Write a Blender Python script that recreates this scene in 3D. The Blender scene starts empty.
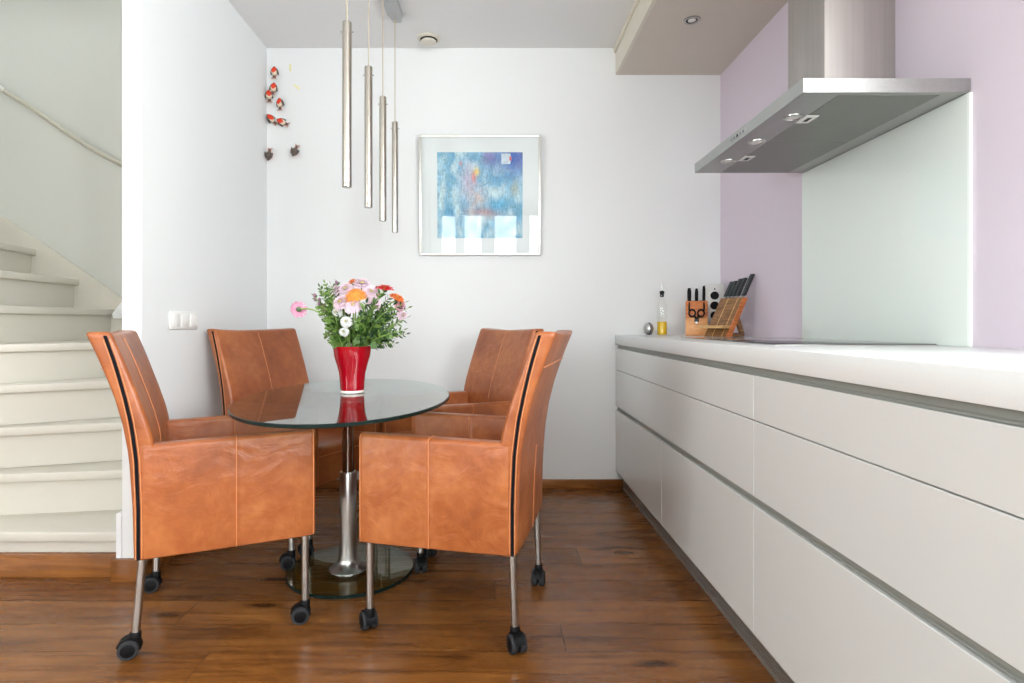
import bpy, bmesh, math, random
from mathutils import Vector, Matrix, noise as mnoise
R = math.radians
PI = math.pi
random.seed(7)
sc = bpy.context.scene
COL = sc.collection

# ------------------------------------------------------------------ helpers
class MB:
    """collects shapes in one bmesh; build() links ONE mesh object"""
    def __init__(s):
        s.b = bmesh.new(); s.mi = 0
    def _mark(s, n0):
        s.b.faces.ensure_lookup_table()
        for f in s.b.faces[n0:]: f.material_index = s.mi
    def box(s, x0, x1, y0, y1, z0, z1, bev=0.0, seg=2, M=None):
        t = bmesh.new()
        bmesh.ops.create_cube(t, size=1)
        for v in t.verts:
            v.co = Vector(((x0+x1)/2+v.co.x*(x1-x0), (y0+y1)/2+v.co.y*(y1-y0), (z0+z1)/2+v.co.z*(z1-z0)))
        if bev > 0:
            bmesh.ops.bevel(t, geom=list(t.edges), offset=bev, segments=seg, profile=0.5, affect='EDGES')
        if M is not None: t.transform(M)
        s.merge(t)
    def merge(s, t):
        n0 = len(s.b.faces)
        vm = {v: s.b.verts.new(v.co) for v in t.verts}
        for f in t.faces:
            try: s.b.faces.new([vm[v] for v in f.verts])
            except ValueError: pass
        s._mark(n0); t.free()
    def poly(s, pts):
        n0 = len(s.b.faces)
        s.b.faces.new([s.b.verts.new(p) for p in pts]); s._mark(n0)
    def prism(s, pts, vec, bev=0.0):
        t = bmesh.new(); vec = Vector(vec)
        a = [t.verts.new(p) for p in pts]; b = [t.verts.new(Vector(p)+vec) for p in pts]
        t.faces.new(a); t.faces.new(b[::-1])
        n = len(a)
        for i in range(n): t.faces.new([a[i], b[i], b[(i+1) % n], a[(i+1) % n]][::-1])
        bmesh.ops.recalc_face_normals(t, faces=list(t.faces))
        if bev > 0: bmesh.ops.bevel(t, geom=list(t.edges), offset=bev, segments=2, profile=0.5, affect='EDGES')
        s.merge(t)
    def loft(s, rings, cap0=True, cap1=True, closed=True):
        n0 = len(s.b.faces)
        vs = [[s.b.verts.new(p) for p in r] for r in rings]
        n = len(rings[0])
        for i in range(len(vs)-1):
            for j in range(n if closed else n-1):
                k = (j+1) % n
                s.b.faces.new([vs[i][j], vs[i][k], vs[i+1][k], vs[i+1][j]])
        if cap0: s.b.faces.new(vs[0][::-1])
        if cap1: s.b.faces.new(vs[-1])
        s._mark(n0)
    def lathe(s, prof, n=48, M=None, cap0=True, cap1=True, mats=None):
        rings = []
        for r, z in prof:
            ring = [Vector((max(r, 1e-5)*math.cos(2*PI*j/n), max(r, 1e-5)*math.sin(2*PI*j/n), z)) for j in range(n)]
            if M is not None: ring = [M @ p for p in ring]
            rings.append(ring)
        s.loft(rings, cap0, cap1)
    def tube(s, pts, r, n=10, cap=True):
        pts = [Vector(p) for p in pts]
        rr = r if isinstance(r, (list, tuple)) else [r]*len(pts)
        rings = []; up = None
        for i, p in enumerate(pts):
            d = (pts[min(i+1, len(pts)-1)]-pts[max(i-1, 0)]).normalized()
            if up is None:
                up = Vector((0, 0, 1)) if abs(d.z) < 0.9 else Vector((1, 0, 0))
            a = d.cross(up).normalized(); b = a.cross(d).normalized(); up = b
            rings.append([p+(a*math.cos(2*PI*j/n)+b*math.sin(2*PI*j/n))*rr[i] for j in range(n)])
        s.loft(rings, cap, cap)
    def torus(s, c, R0, r, M=None, n=28, m=8, sx=1, sy=1):
        M = M or Matrix()
        rings = []
        for i in range(n+1):
            a = 2*PI*i/n
            rings.append([Vector(c)+M @ Vector(((R0+r*math.cos(2*PI*j/m))*math.cos(a)*sx, (R0+r*math.cos(2*PI*j/m))*math.sin(a)*sy, r*math.sin(2*PI*j/m))) for j in range(m)])
        s.loft(rings, False, False)
    def ball(s, c, rx, ry, rz, M=None, n=16, m=12):
        M = M or Matrix()
        t = bmesh.new(); bmesh.ops.create_uvsphere(t, u_segments=n, v_segments=m, radius=1)
        for v in t.verts: v.co = Vector(c)+M @ Vector((v.co.x*rx, v.co.y*ry, v.co.z*rz))
        s.merge(t)
    def build(s, name, mats, parent=None, smooth=35, recalc=True, loc=None, rot=None):
        bmesh.ops.remove_doubles(s.b, verts=list(s.b.verts), dist=1e-6)
        if recalc: bmesh.ops.recalc_face_normals(s.b, faces=list(s.b.faces))
        me = bpy.data.meshes.new(name); s.b.to_mesh(me); s.b.free()
        for m in (mats if isinstance(mats, (list, tuple)) else [mats]): me.materials.append(m)
        if smooth:
            me.polygons.foreach_set('use_smooth', [True]*len(me.polygons))
            try: me.set_sharp_from_angle(angle=R(smooth))
            except Exception: pass
        o = bpy.data.objects.new(name, me); COL.objects.link(o)
        if parent: o.parent = parent
        if loc: o.location = loc
        if rot: o.rotation_euler = rot
        return o

def tag(o, label, cat, group=None, kind=None):
    o['label'] = label; o['category'] = cat
    if group: o['group'] = group
    if kind: o['kind'] = kind
    return o
def thing(name, label, cat, loc=(0, 0, 0), rz=0, group=None):
    o = bpy.data.objects.new(name, None); COL.objects.link(o)
    o.empty_display_size = 0.05
    o.location = loc; o.rotation_euler = (0, 0, rz)
    return tag(o, label, cat, group)
def struct(mb, name, mats, label, smooth=0):
    o = mb.build(name, mats, smooth=smooth)
    o['kind'] = 'structure'; o['label'] = label; o['category'] = name.split('_')[0]
    return o
def copy_tree(o, parent=None):
    c = o.copy(); COL.objects.link(c)
    if parent: c.parent = parent
    for ch in [k for k in o.children]: copy_tree(ch, c)
    return c

# ------------------------------------------------------------------ materials
def s2l(c):
    return tuple(((x/255)/12.92 if x/255 <= 0.04045 else (((x/255)+0.055)/1.055)**2.4) for x in c)+(1,)
class Mat:
    def __init__(s, name):
        s.m = bpy.data.materials.new(name); s.m.use_nodes = True
        s.nt = s.m.node_tree; s.n = s.nt.nodes; s.l = s.nt.links
        s.p = s.n['Principled BSDF']
    def N(s, t, **k):
        x = s.n.new(t)
        for a, b in k.items(): setattr(x, a, b)
        return x
    def L(s, a, b): s.l.new(a, b)
def simple(name, col, rough=0.5, metal=0.0, spec=0.5, coat=0.0, nscale=60, nvar=0.04, bump=0.0, stretch=(1, 1, 1), coat_r=0.1, sheen=0):
    """principled with a slight procedural variation of colour and roughness"""
    M = Mat(name); p = M.p
    tc = M.N('ShaderNodeTexCoord'); mp = M.N('ShaderNodeMapping'); mp.inputs['Scale'].default_value = stretch
    nz = M.N('ShaderNodeTexNoise'); nz.inputs['Scale'].default_value = nscale; nz.inputs['Detail'].default_value = 3
    M.L(tc.outputs['Object'], mp.inputs['Vector']); M.L(mp.outputs['Vector'], nz.inputs['Vector'])
    mx = M.N('ShaderNodeMix', data_type='RGBA')
    c = col if len(col) == 4 else tuple(col)+(1,)
    mx.inputs['A'].default_value = tuple(x*(1-nvar) for x in c[:3])+(1,)
    mx.inputs['B'].default_value = tuple(min(1, x*(1+nvar)) for x in c[:3])+(1,)
    M.L(nz.outputs['Fac'], mx.inputs['Factor']); M.L(mx.outputs['Result'], p.inputs['Base Color'])
    p.inputs['Roughness'].default_value = rough; p.inputs['Metallic'].default_value = metal
    p.inputs['Specular IOR Level'].default_value = spec
    p.inputs['Coat Weight'].default_value = coat; p.inputs['Coat Roughness'].default_value = coat_r
    if bump:
        b = M.N('ShaderNodeBump'); b.inputs['Strength'].default_value = bump; b.inputs['Distance'].default_value = 0.002
        M.L(nz.outputs['Fac'], b.inputs['Height']); M.L(b.outputs['Normal'], p.inputs['Normal'])
    return M.m
def ramp(M, fac, stops):
    r = M.N('ShaderNodeValToRGB'); e = r.color_ramp.elements
    while len(e) < len(stops): e.new(0.5)
    for k, (pos, c) in enumerate(stops):
        e[k].position = pos; e[k].color = c if len(c) == 4 else tuple(c)+(1,)
    M.L(fac, r.inputs['Fac']); return r
def leather():
    M = Mat('tan_leather'); p = M.p
    tc = M.N('ShaderNodeTexCoord'); oi = M.N('ShaderNodeObjectInfo')
    ad = M.N('ShaderNodeVectorMath', operation='ADD'); sc_ = M.N('ShaderNodeVectorMath', operation='SCALE')
    cx = M.N('ShaderNodeCombineXYZ'); M.L(oi.outputs['Random'], cx.inputs[0]); M.L(oi.outputs['Random'], cx.inputs[2])
    M.L(cx.outputs[0], sc_.inputs[0]); sc_.inputs['Scale'].default_value = 9
    M.L(tc.outputs['Object'], ad.inputs[0]); M.L(sc_.outputs[0], ad.inputs[1])
    V = ad.outputs[0]
    n1 = M.N('ShaderNodeTexNoise'); n1.inputs['Scale'].default_value = 5; n1.inputs['Detail'].default_value = 5; n1.inputs['Roughness'].default_value = 0.6; n1.inputs['Distortion'].default_value = 0.1
    n2 = M.N('ShaderNodeTexNoise'); n2.inputs['Scale'].default_value = 34; n2.inputs['Detail'].default_value = 5
    M.L(V, n1.inputs['Vector']); M.L(V, n2.inputs['Vector'])
    a = M.N('ShaderNodeMath', operation='MULTIPLY_ADD'); M.L(n2.outputs['Fac'], a.inputs[0]); a.inputs[1].default_value = 0.35; M.L(n1.outputs['Fac'], a.inputs[2])
    r = ramp(M, a.outputs[0], [(0.42, s2l((132, 69, 33))), (0.64, s2l((156, 85, 42))), (0.88, s2l((178, 108, 60)))])
    M.L(r.outputs[0], p.inputs['Base Color'])
    p.inputs['Roughness'].default_value = 0.36; p.inputs['Specular IOR Level'].default_value = 0.55
    # wrinkles (stretched) + grain
    mp = M.N('ShaderNodeMapping'); mp.inputs['Scale'].default_value = (4, 4, 5.5); M.L(V, mp.inputs['Vector'])
    n3 = M.N('ShaderNodeTexNoise'); n3.inputs['Scale'].default_value = 1.6; n3.inputs['Detail'].default_value = 4; n3.inputs['Distortion'].default_value = 1.2
    M.L(mp.outputs[0], n3.inputs['Vector'])
    vo = M.N('ShaderNodeTexVoronoi'); vo.inputs['Scale'].default_value = 260; M.L(V, vo.inputs['Vector'])
    b1 = M.N('ShaderNodeBump'); b1.inputs['Strength'].default_value = 0.30; b1.inputs['Distance'].default_value = 0.02
    M.L(n3.outputs['Fac'], b1.inputs['Height'])
    b2 = M.N('ShaderNodeBump'); b2.inputs['Strength'].default_value = 0.12; b2.inputs['Distance'].default_value = 0.001
    M.L(vo.outputs['Distance'], b2.inputs['Height']); M.L(b1.outputs[0], b2.inputs['Normal'])
    M.L(b2.outputs[0], p.inputs['Normal'])
    return M.m
def floorwood(name='oak_floor', planks=True, tint=1.0):
    M = Mat(name); p = M.p
    tc = M.N('ShaderNodeTexCoord'); V = tc.outputs['Object']
    sep = M.N('ShaderNodeSeparateXYZ'); M.L(V, sep.inputs[0])
    def math_(op, a, b=None):
        m = M.N('ShaderNodeMath', operation=op)
        for i, x in enumerate((a, b)):
            if x is None: continue
            if isinstance(x, (int, float)): m.inputs[i].default_value = x
            else: M.L(x, m.inputs[i])
        return m.outputs[0]
    W = 0.162
    yy = math_('DIVIDE', math_('ADD', sep.outputs[1], 0.018), W); row = math_('FLOOR', yy)
    wn = M.N('ShaderNodeTexWhiteNoise', noise_dimensions='1D'); M.L(row, wn.inputs['W'])
    xx = math_('ADD', math_('DIVIDE', sep.outputs[0], 1.9), math_('MULTIPLY', wn.outputs['Value'], 5.0)); cid = math_('FLOOR', xx)
    wn2 = M.N('ShaderNodeTexWhiteNoise', noise_dimensions='2D')
    cb = M.N('ShaderNodeCombineXYZ'); M.L(row, cb.inputs[0]); M.L(cid, cb.inputs[1]); M.L(cb.outputs[0], wn2.inputs['Vector'])
    off = M.N('ShaderNodeVectorMath', operation='SCALE'); M.L(wn2.outputs['Color'], off.inputs[0]); off.inputs['Scale'].default_value = 13
    ad = M.N('ShaderNodeVectorMath', operation='ADD'); M.L(V, ad.inputs[0]); M.L(off.outputs[0], ad.inputs[1])
    mp = M.N('ShaderNodeMapping'); mp.inputs['Scale'].default_value = (1.3, 16, 16); M.L(ad.outputs[0], mp.inputs['Vector'])
    g = M.N('ShaderNodeTexNoise'); g.inputs['Scale'].default_value = 2.2; g.inputs['Detail'].default_value = 8; g.inputs['Roughness'].default_value = 0.62; g.inputs['Distortion'].default_value = 0.9
    M.L(mp.outputs[0], g.inputs['Vector'])
    mp2 = M.N('ShaderNodeMapping'); mp2.inputs['Scale'].default_value = (1, 2.6, 1); M.L(ad.outputs[0], mp2.inputs['Vector'])
    g2 = M.N('ShaderNodeTexNoise'); g2.inputs['Scale'].default_value = 2.4; g2.inputs['Detail'].default_value = 3; M.L(mp2.outputs[0], g2.inputs['Vector'])
    f = math_('ADD', math_('MULTIPLY', g.outputs['Fac'], 0.62), math_('MULTIPLY', g2.outputs['Fac'], 0.38))
    k = tint
    r = ramp(M, f, [(0.30, tuple(x*k for x in s2l((64, 36, 13))[:3])), (0.45, tuple(x*k for x in s2l((104, 63, 27))[:3])), (0.57, tuple(x*k for x in s2l((124, 79, 37))[:3])), (0.72, tuple(x*k for x in s2l((148, 100, 52))[:3]))])
    tv = M.N('ShaderNodeMix', data_type='RGBA', blend_type='MULTIPLY'); tv.inputs['Factor'].default_value = 1
    sh = ramp(M, wn2.outputs['Value'], [(0, (0.84, 0.82, 0.80)), (0.5, (0.97, 0.97, 0.97)), (1, (1.12, 1.13, 1.14))])
    M.L(r.outputs[0], tv.inputs['A']); M.L(sh.outputs[0], tv.inputs['B'])
    # knots
    mp3 = M.N('ShaderNodeMapping'); mp3.inputs['Scale'].default_value = (1.9, 6.3, 6); M.L(ad.outputs[0], mp3.inputs['Vector'])
    vo = M.N('ShaderNodeTexVoronoi'); vo.inputs['Scale'].default_value = 1.0; M.L(mp3.outputs[0], vo.inputs['Vector'])
    kn = ramp(M, vo.outputs['Distance'], [(0.05, (0.22, 0.17, 0.14)), (0.17, (1, 1, 1))])
    kg = M.N('ShaderNodeMath', operation='GREATER_THAN'); s3 = M.N('ShaderNodeSeparateColor'); M.L(vo.outputs['Color'], s3.inputs[0]); M.L(s3.outputs[0], kg.inputs[0]); kg.inputs[1].default_value = 0.42
    tk = M.N('ShaderNodeMix', data_type='RGBA', blend_type='MULTIPLY'); M.L(kg.outputs[0], tk.inputs['Factor'])
    M.L(tv.outputs['Result'], tk.inputs['A']); M.L(kn.outputs[0], tk.inputs['B'])
    out = tk.outputs['Result']
    if planks:
        fy = math_('FRACT', yy); fx = math_('FRACT', xx)
        dy = math_('MULTIPLY', math_('MINIMUM', fy, math_('SUBTRACT', 1.0, fy)), W)
        dx = math_('MULTIPLY', math_('MINIMUM', fx, math_('SUBTRACT', 1.0, fx)), 1.9)
        d = math_('MINIMUM', dy, dx)
        gp = ramp(M, math_('MULTIPLY', d, 300), [(0.25, (0.45, 0.42, 0.4)), (0.7, (1, 1, 1))])
        tg = M.N('ShaderNodeMix', data_type='RGBA', blend_type='MULTIPLY'); tg.inputs['Factor'].default_value = 1
        M.L(out, tg.inputs['A']); M.L(gp.outputs[0], tg.inputs['B']); out = tg.outputs['Result']
    M.L(out, p.inputs['Base Color'])
    rr = ramp(M, g.outputs['Fac'], [(0.3, (0.32,)*3), (0.7, (0.20,)*3)])
    M.L(rr.outputs[0], p.inputs['Roughness'])
    b = M.N('ShaderNodeBump'); b.inputs['Strength'].default_value = 0.12; b.inputs['Distance'].default_value = 0.002
    M.L(g.outputs['Fac'], b.inputs['Height']); M.L(b.outputs[0], p.inputs['Normal'])
    p.inputs['Specular IOR Level'].default_value = 0.5
    return M.m
def pane(name, tint=(1, 1, 1), rough=0.0, ior=1.5):
    """thin glass: fresnel mirror over a tinted see-through layer"""
    M = Mat(name); M.n.remove(M.p); o = M.n['Material Output']
    ge = M.N('ShaderNodeNewGeometry')
    ma = M.N('ShaderNodeMath', operation='MULTIPLY_ADD'); M.L(ge.outputs['Backfacing'], ma.inputs[0]); ma.inputs[1].default_value = 1/ior-ior; ma.inputs[2].default_value = ior
    fr = M.N('ShaderNodeFresnel'); M.L(ma.outputs[0], fr.inputs['IOR'])
    tr = M.N('ShaderNodeBsdfTransparent'); tr.inputs[0].default_value = tuple(tint)+(1,)
    gl = M.N('ShaderNodeBsdfGlossy'); gl.inputs['Roughness'].default_value = rough; gl.inputs[0].default_value = (1, 1, 1, 1)
    mx = M.N('ShaderNodeMixShader'); M.L(fr.outputs[0], mx.inputs[0]); M.L(tr.outputs[0], mx.inputs[1]); M.L(gl.outputs[0], mx.inputs[2])
    M.L(mx.outputs[0], o.inputs['Surface'])
    return M.m
def wood(name, c1, c2, scale=(2, 2, 14), rough=0.45):
    M = Mat(name); p = M.p
    tc = M.N('ShaderNodeTexCoord'); mp = M.N('ShaderNodeMapping'); mp.inputs['Scale'].default_value = scale
    nz = M.N('ShaderNodeTexNoise'); nz.inputs['Scale'].default_value = 8; nz.inputs['Detail'].default_value = 5; nz.inputs['Distortion'].default_value = 0.8
    M.L(tc.outputs['Object'], mp.inputs[0]); M.L(mp.outputs[0], nz.inputs['Vector'])
    r = ramp(M, nz.outputs['Fac'], [(0.35, c1), (0.65, c2)]); M.L(r.outputs[0], p.inputs['Base Color'])
    p.inputs['Roughness'].default_value = rough
    return M.m

m_wall = simple('white_wall_paint', (0.765, 0.785, 0.79), 0.75, nscale=25, nvar=0.006, bump=0.03)
m_ceil = simple('ceiling_paint', (0.79, 0.80, 0.80), 0.8, nscale=25, nvar=0.006)
m_lilac = simple('lilac_wall_paint', (0.65, 0.575, 0.655), 0.7, nscale=25, nvar=0.01, bump=0.03)
m_stairwall = simple('dim_lit_stairwell_wall', (0.57, 0.58, 0.545), 0.7, nscale=25, nvar=0.01)  # grey green cast of the stairwell light put into the wall colour
m_stair = simple('cream_stair_paint', (0.61, 0.585, 0.52), 0.45, nscale=20, nvar=0.02)
m_soffit = simple('beige_soffit_board', (0.64, 0.59, 0.52), 0.55, nscale=10, nvar=0.02)
m_soffit_edge = simple('pale_soffit_edge', (0.70, 0.66, 0.56), 0.4, nscale=10, nvar=0.02)
m_trimwhite = simple('white_trim_paint', (0.82, 0.83, 0.86), 0.35, nscale=20, nvar=0.01)
m_floor = floorwood(tint=1.16)
m_skirt = floorwood('oak_skirting', planks=False, tint=1.6)
m_leather = leather()
m_seam = simple('leather_seam', s2l((206, 132, 84)), 0.5, nscale=200, nvar=0.1)
m_zip = simple('black_zip_tape', (0.006, 0.006, 0.008), 0.7, spec=0.1, nscale=400, nvar=0.3, bump=0.2)
m_steel = simple('brushed_steel', (0.50, 0.495, 0.48), 0.28, 1.0, nscale=30, nvar=0.08, stretch=(1, 1, 0.02))
m_steelh = simple('brushed_hood_steel', (0.44, 0.445, 0.43), 0.38, 1.0, nscale=90, nvar=0.10, stretch=(1, 0.03, 1))
m_steelv = simple('brushed_chimney_steel', (0.47, 0.44, 0.42), 0.55, 1.0, nscale=60, nvar=0.12, stretch=(1, 1, 0.03))
m_nickel = simple('brushed_nickel', (0.50, 0.47, 0.42), 0.25, 1.0, nscale=60, nvar=0.08, stretch=(1, 1, 0.03))
m_chrome = simple('polished_chrome', (0.38, 0.38, 0.39), 0.08, 1.0, nvar=0.01)
m_alu = simple('aluminium_channel', (0.28, 0.295, 0.27), 0.45, 0.2, nscale=60, nvar=0.05, stretch=(1, 0.03, 1))
m_plinth = simple('ribbed_metal_plinth', (0.30, 0.285, 0.26), 0.4, 0.5, nscale=60, nvar=0.05, stretch=(1, 0.03, 1))
m_black = simple('black_plastic', (0.005, 0.005, 0.006), 0.5, spec=0.15, nscale=80, nvar=0.2)
m_tyre = simple('grey_tyre_rubber', (0.032, 0.034, 0.038), 0.6, spec=0.15, nscale=80, nvar=0.1)
m_cab = simple('greige_satin_lacquer', (0.655, 0.675, 0.665), 0.26, nscale=8, nvar=0.008)
m_top = simple('white_stone_worktop', (0.74, 0.765, 0.765), 0.26, nscale=300, nvar=0.03)
m_hob = simple('black_hob_glass', (0.012, 0.011, 0.013), 0.04, nscale=20, nvar=0.05)
m_mark = simple('hob_marking', (0.35, 0.35, 0.35), 0.3)
m_mint = simple('mint_backed_glass', (0.76, 0.83, 0.79), 0.35, coat=1.0, coat_r=0.02, nscale=6, nvar=0.006)
m_edge = simple('polished_glass_edge', (0.85, 0.92, 0.88), 0.15, nvar=0.01)
m_glass = pane('table_glass', (0.58, 0.66, 0.64), ior=2.3)
m_glassb = pane('base_glass', (0.84, 0.91, 0.84))
m_glassedge = simple('dark_green_glass_edge', (0.004, 0.013, 0.011), 0.05, nscale=15, nvar=0.4)
def edge_glass():
    M = Mat('dark_glass_edge'); o = M.n['Material Output']
    M.p.inputs['Base Color'].default_value = (.004, .013, .011, 1); M.p.inputs['Roughness'].default_value = .25; M.p.inputs['Specular IOR Level'].default_value = .2
    ge = M.N('ShaderNodeNewGeometry'); tr = M.N('ShaderNodeBsdfTransparent'); tr.inputs[0].default_value = (.75, .88, .82, 1)
    mx = M.N('ShaderNodeMixShader'); M.L(ge.outputs['Backfacing'], mx.inputs[0]); M.L(M.p.outputs[0], mx.inputs[1]); M.L(tr.outputs[0], mx.inputs[2])
    M.L(mx.outputs[0], o.inputs['Surface']); return M.m
m_glassedge = edge_glass()
m_clear = pane('clear_glass', (0.96, 0.97, 0.96))
m_picglass = pane('picture_glass', (0.97, 0.98, 0.98), ior=1.34)
m_winglass = pane('window_glass', (0.97, 0.98, 0.98))
m_oil = simple('yellow_oil', (0.85, 0.52, 0.01), 0.15, nvar=0.04)
m_vase = simple('red_vase_glass', (0.34, 0.002, 0.010), 0.07, coat=0.0, coat_r=0.02, nscale=6, nvar=0.15)
m_vasebase = simple('clear_vase_foot', (0.80, 0.74, 0.70), 0.06, coat=0.5, nvar=0.03)
m_silver = simple('silver_leaf_frame', (0.74, 0.73, 0.68), 0.3, 0.75, nscale=40, nvar=0.08)
m_mat = simple('white_mount_card', (0.80, 0.83, 0.83), 0.8, nvar=0.01)
m_plastic = simple('white_switch_plastic', (0.84, 0.83, 0.80), 0.3, nvar=0.01)
m_valve = simple('cream_valve_plastic', (0.66, 0.63, 0.54), 0.4, nvar=0.02)
m_dark = simple('dark_gap', (0.02, 0.02, 0.018), 0.7, nvar=0.05)
m_filter = simple('filter_mesh_steel', (0.27, 0.275, 0.25), 0.42, 0.85, nscale=300, nvar=0.2)
m_lens = simple('frosted_lamp_lens', (0.82, 0.82, 0.80), 0.12, nvar=0.02)
m_handle = simple('knife_handle_grey', (0.035, 0.042, 0.046), 0.5, nscale=200, nvar=0.2)
m_beech = wood('orange_beech_wood', s2l((176, 92, 38)), s2l((212, 128, 66)))
m_beechl = wood('light_beech_wood', s2l((205, 138, 80)), s2l((226, 166, 108)))
m_acacia = wood('brown_acacia_wood', s2l((104, 72, 42)), s2l((142, 102, 64)))
m_acl = wood('pale_acacia_wood', s2l((182, 138, 84)), s2l((206, 166, 112)))
m_leaf = simple('leaf_green', s2l((62, 96, 40)), 0.5, nscale=30, nvar=0.35)
m_leaf2 = simple('fresh_leaf_green', s2l((104, 136, 62)), 0.5, nscale=30, nvar=0.25)
m_leaf3 = simple('dark_leaf_green', s2l((44, 74, 40)), 0.5, nscale=30, nvar=0.3)
m_stem = simple('stem_green', s2l((128, 158, 74)), 0.5, nscale=30, nvar=0.15)
m_pink = simple('pale_pink_petal', s2l((226, 204, 216)), 0.6, nscale=160, nvar=0.14)
m_pinkd = simple('rose_pink_petal', s2l((214, 150, 176)), 0.6, nscale=60, nvar=0.12)
m_white = simple('white_petal', s2l((218, 220, 218)), 0.6, nscale=60, nvar=0.03)
m_orange = simple('orange_petal', s2l((246, 158, 72)), 0.55, nscale=60, nvar=0.15)
m_oranged = simple('deep_orange_petal', s2l((222, 116, 56)), 0.55, nscale=60, nvar=0.12)
m_red = simple('red_petal', s2l((208, 22, 38)), 0.5, nscale=60, nvar=0.15)
m_calyx = simple('calyx_green', s2l((92, 120, 84)), 0.6, nscale=60, nvar=0.15)
m_eye = simple('yellow_flower_eye', s2l((200, 200, 70)), 0.6, nscale=90, nvar=0.2)
m_mauve = simple('mauve_bud', s2l((140, 104, 128)), 0.6, nscale=60, nvar=0.2)
m_bback = simple('bird_grey_brown', s2l((98, 88, 82)), 0.7, nscale=120, nvar=0.25)
m_bred = simple('bird_red', s2l((224, 58, 24)), 0.6, nscale=120, nvar=0.15)
m_bcream = simple('bird_cream', s2l((232, 214, 190)), 0.7, nscale=120, nvar=0.05)
m_bleg = simple('bird_leg', s2l((196, 120, 84)), 0.6, nscale=120, nvar=0.1)
m_yellow = simple('pale_yellow_sticker', s2l((232, 228, 182)), 0.6, nvar=0.03)
m_cord = simple('beige_cable', s2l((176, 166, 146)), 0.5, nvar=0.05)
m_barm = simple('grey_lacquered_metal', (0.40, 0.41, 0.42), 0.3, 0.5, nvar=0.03)
m_brass = simple('pale_handrail_paint', (0.43, 0.41, 0.345), 0.4, nvar=0.03)

# ------------------------------------------------------------------ room
XR, XL, XP0, XP1 = 1.393, -3.62, -1.443, -1.373     # right wall, stair far left, partition
YB, YF, YP, H, HS = 3.524, -3.3, 2.255, 2.683, 4.7
b = MB(); b.box(XL-.1, XR+.1, YF-.1, YB+.1, -.1, 0)
struct(b, 'floor', m_floor, 'glossy brown oak plank floor with dark knots')
b = MB(); b.box(XP1-.001, XR+.12, YB, YB+.12, 0, H+.1)
struct(b, 'wall_back', m_wall, 'white back wall behind the glass table')
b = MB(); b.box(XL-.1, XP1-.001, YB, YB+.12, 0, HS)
struct(b, 'wall_stairwell', m_stairwall, 'wall behind the staircase, its dimmer light put into a grey green tone')
b = MB(); SW = (-2.4, .95, 1.0, 2.42)
b.box(XR, XR+.12, YF-.1, SW[0], 0, H+.1); b.box(XR, XR+.12, SW[1], YB, 0, H+.1); b.box(XR, XR+.12, SW[0], SW[1], 0, SW[2]); b.box(XR, XR+.12, SW[0], SW[1], SW[3], H+.1)
struct(b, 'wall_right', m_lilac, 'lilac painted wall behind the cooker hood')
b = MB(); rr_ = .016; pp = [(XP0, YB), (XP0, YP)]+[(XP1-rr_+rr_*math.sin(R(a)), YP+rr_-rr_*math.cos(R(a))) for a in range(0, 91, 15)]+[(XP1, YB)]
b.prism([(x, y, 0) for x, y in pp], (0, 0, HS))
struct(b, 'wall_partition', m_wall, 'white partition wall between staircase and dining corner', 40)
b = MB(); b.box(XP0-.022, XP0, YP-.004, YP+.10, .0, .262, .002)
struct(b, 'trim_1', m_trimwhite, 'white board at the foot of the partition beside the first step')
LW = (-2.3, -.3, .75, 2.35)
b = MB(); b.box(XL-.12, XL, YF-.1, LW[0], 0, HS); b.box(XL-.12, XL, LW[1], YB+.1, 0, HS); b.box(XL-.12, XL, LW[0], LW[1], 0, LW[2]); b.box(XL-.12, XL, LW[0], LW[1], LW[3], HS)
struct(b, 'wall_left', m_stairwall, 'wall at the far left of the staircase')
b = MB(); b.box(XP0, XR+.12, YF-.1, YB+.1, H, H+.1); b.box(XL-.1, XP0, YF-.1, YP, H, H+.1)
struct(b, 'ceiling', m_ceil, 'plain light grey ceiling')
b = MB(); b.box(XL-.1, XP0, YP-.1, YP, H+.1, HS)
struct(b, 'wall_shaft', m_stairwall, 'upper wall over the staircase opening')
# unseen stairwell roof, skylight opening added to light the stairs
b = MB(); b.box(XL-.1, XL+.65, YP-.1, YB+.1, HS, HS+.1); b.box(XP0-.55, XP0+.1, YP-.1, YB+.1, HS, HS+.1)
b.box(XL+.65, XP0-.55, YP-.1, YP+.35, HS, HS+.1); b.box(XL+.65, XP0-.55, YB-.35, YB+.1, HS, HS+.1)
struct(b, 'ceiling_stairwell', m_wall, 'ceiling high above the staircase with an added opening for fill light')
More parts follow.
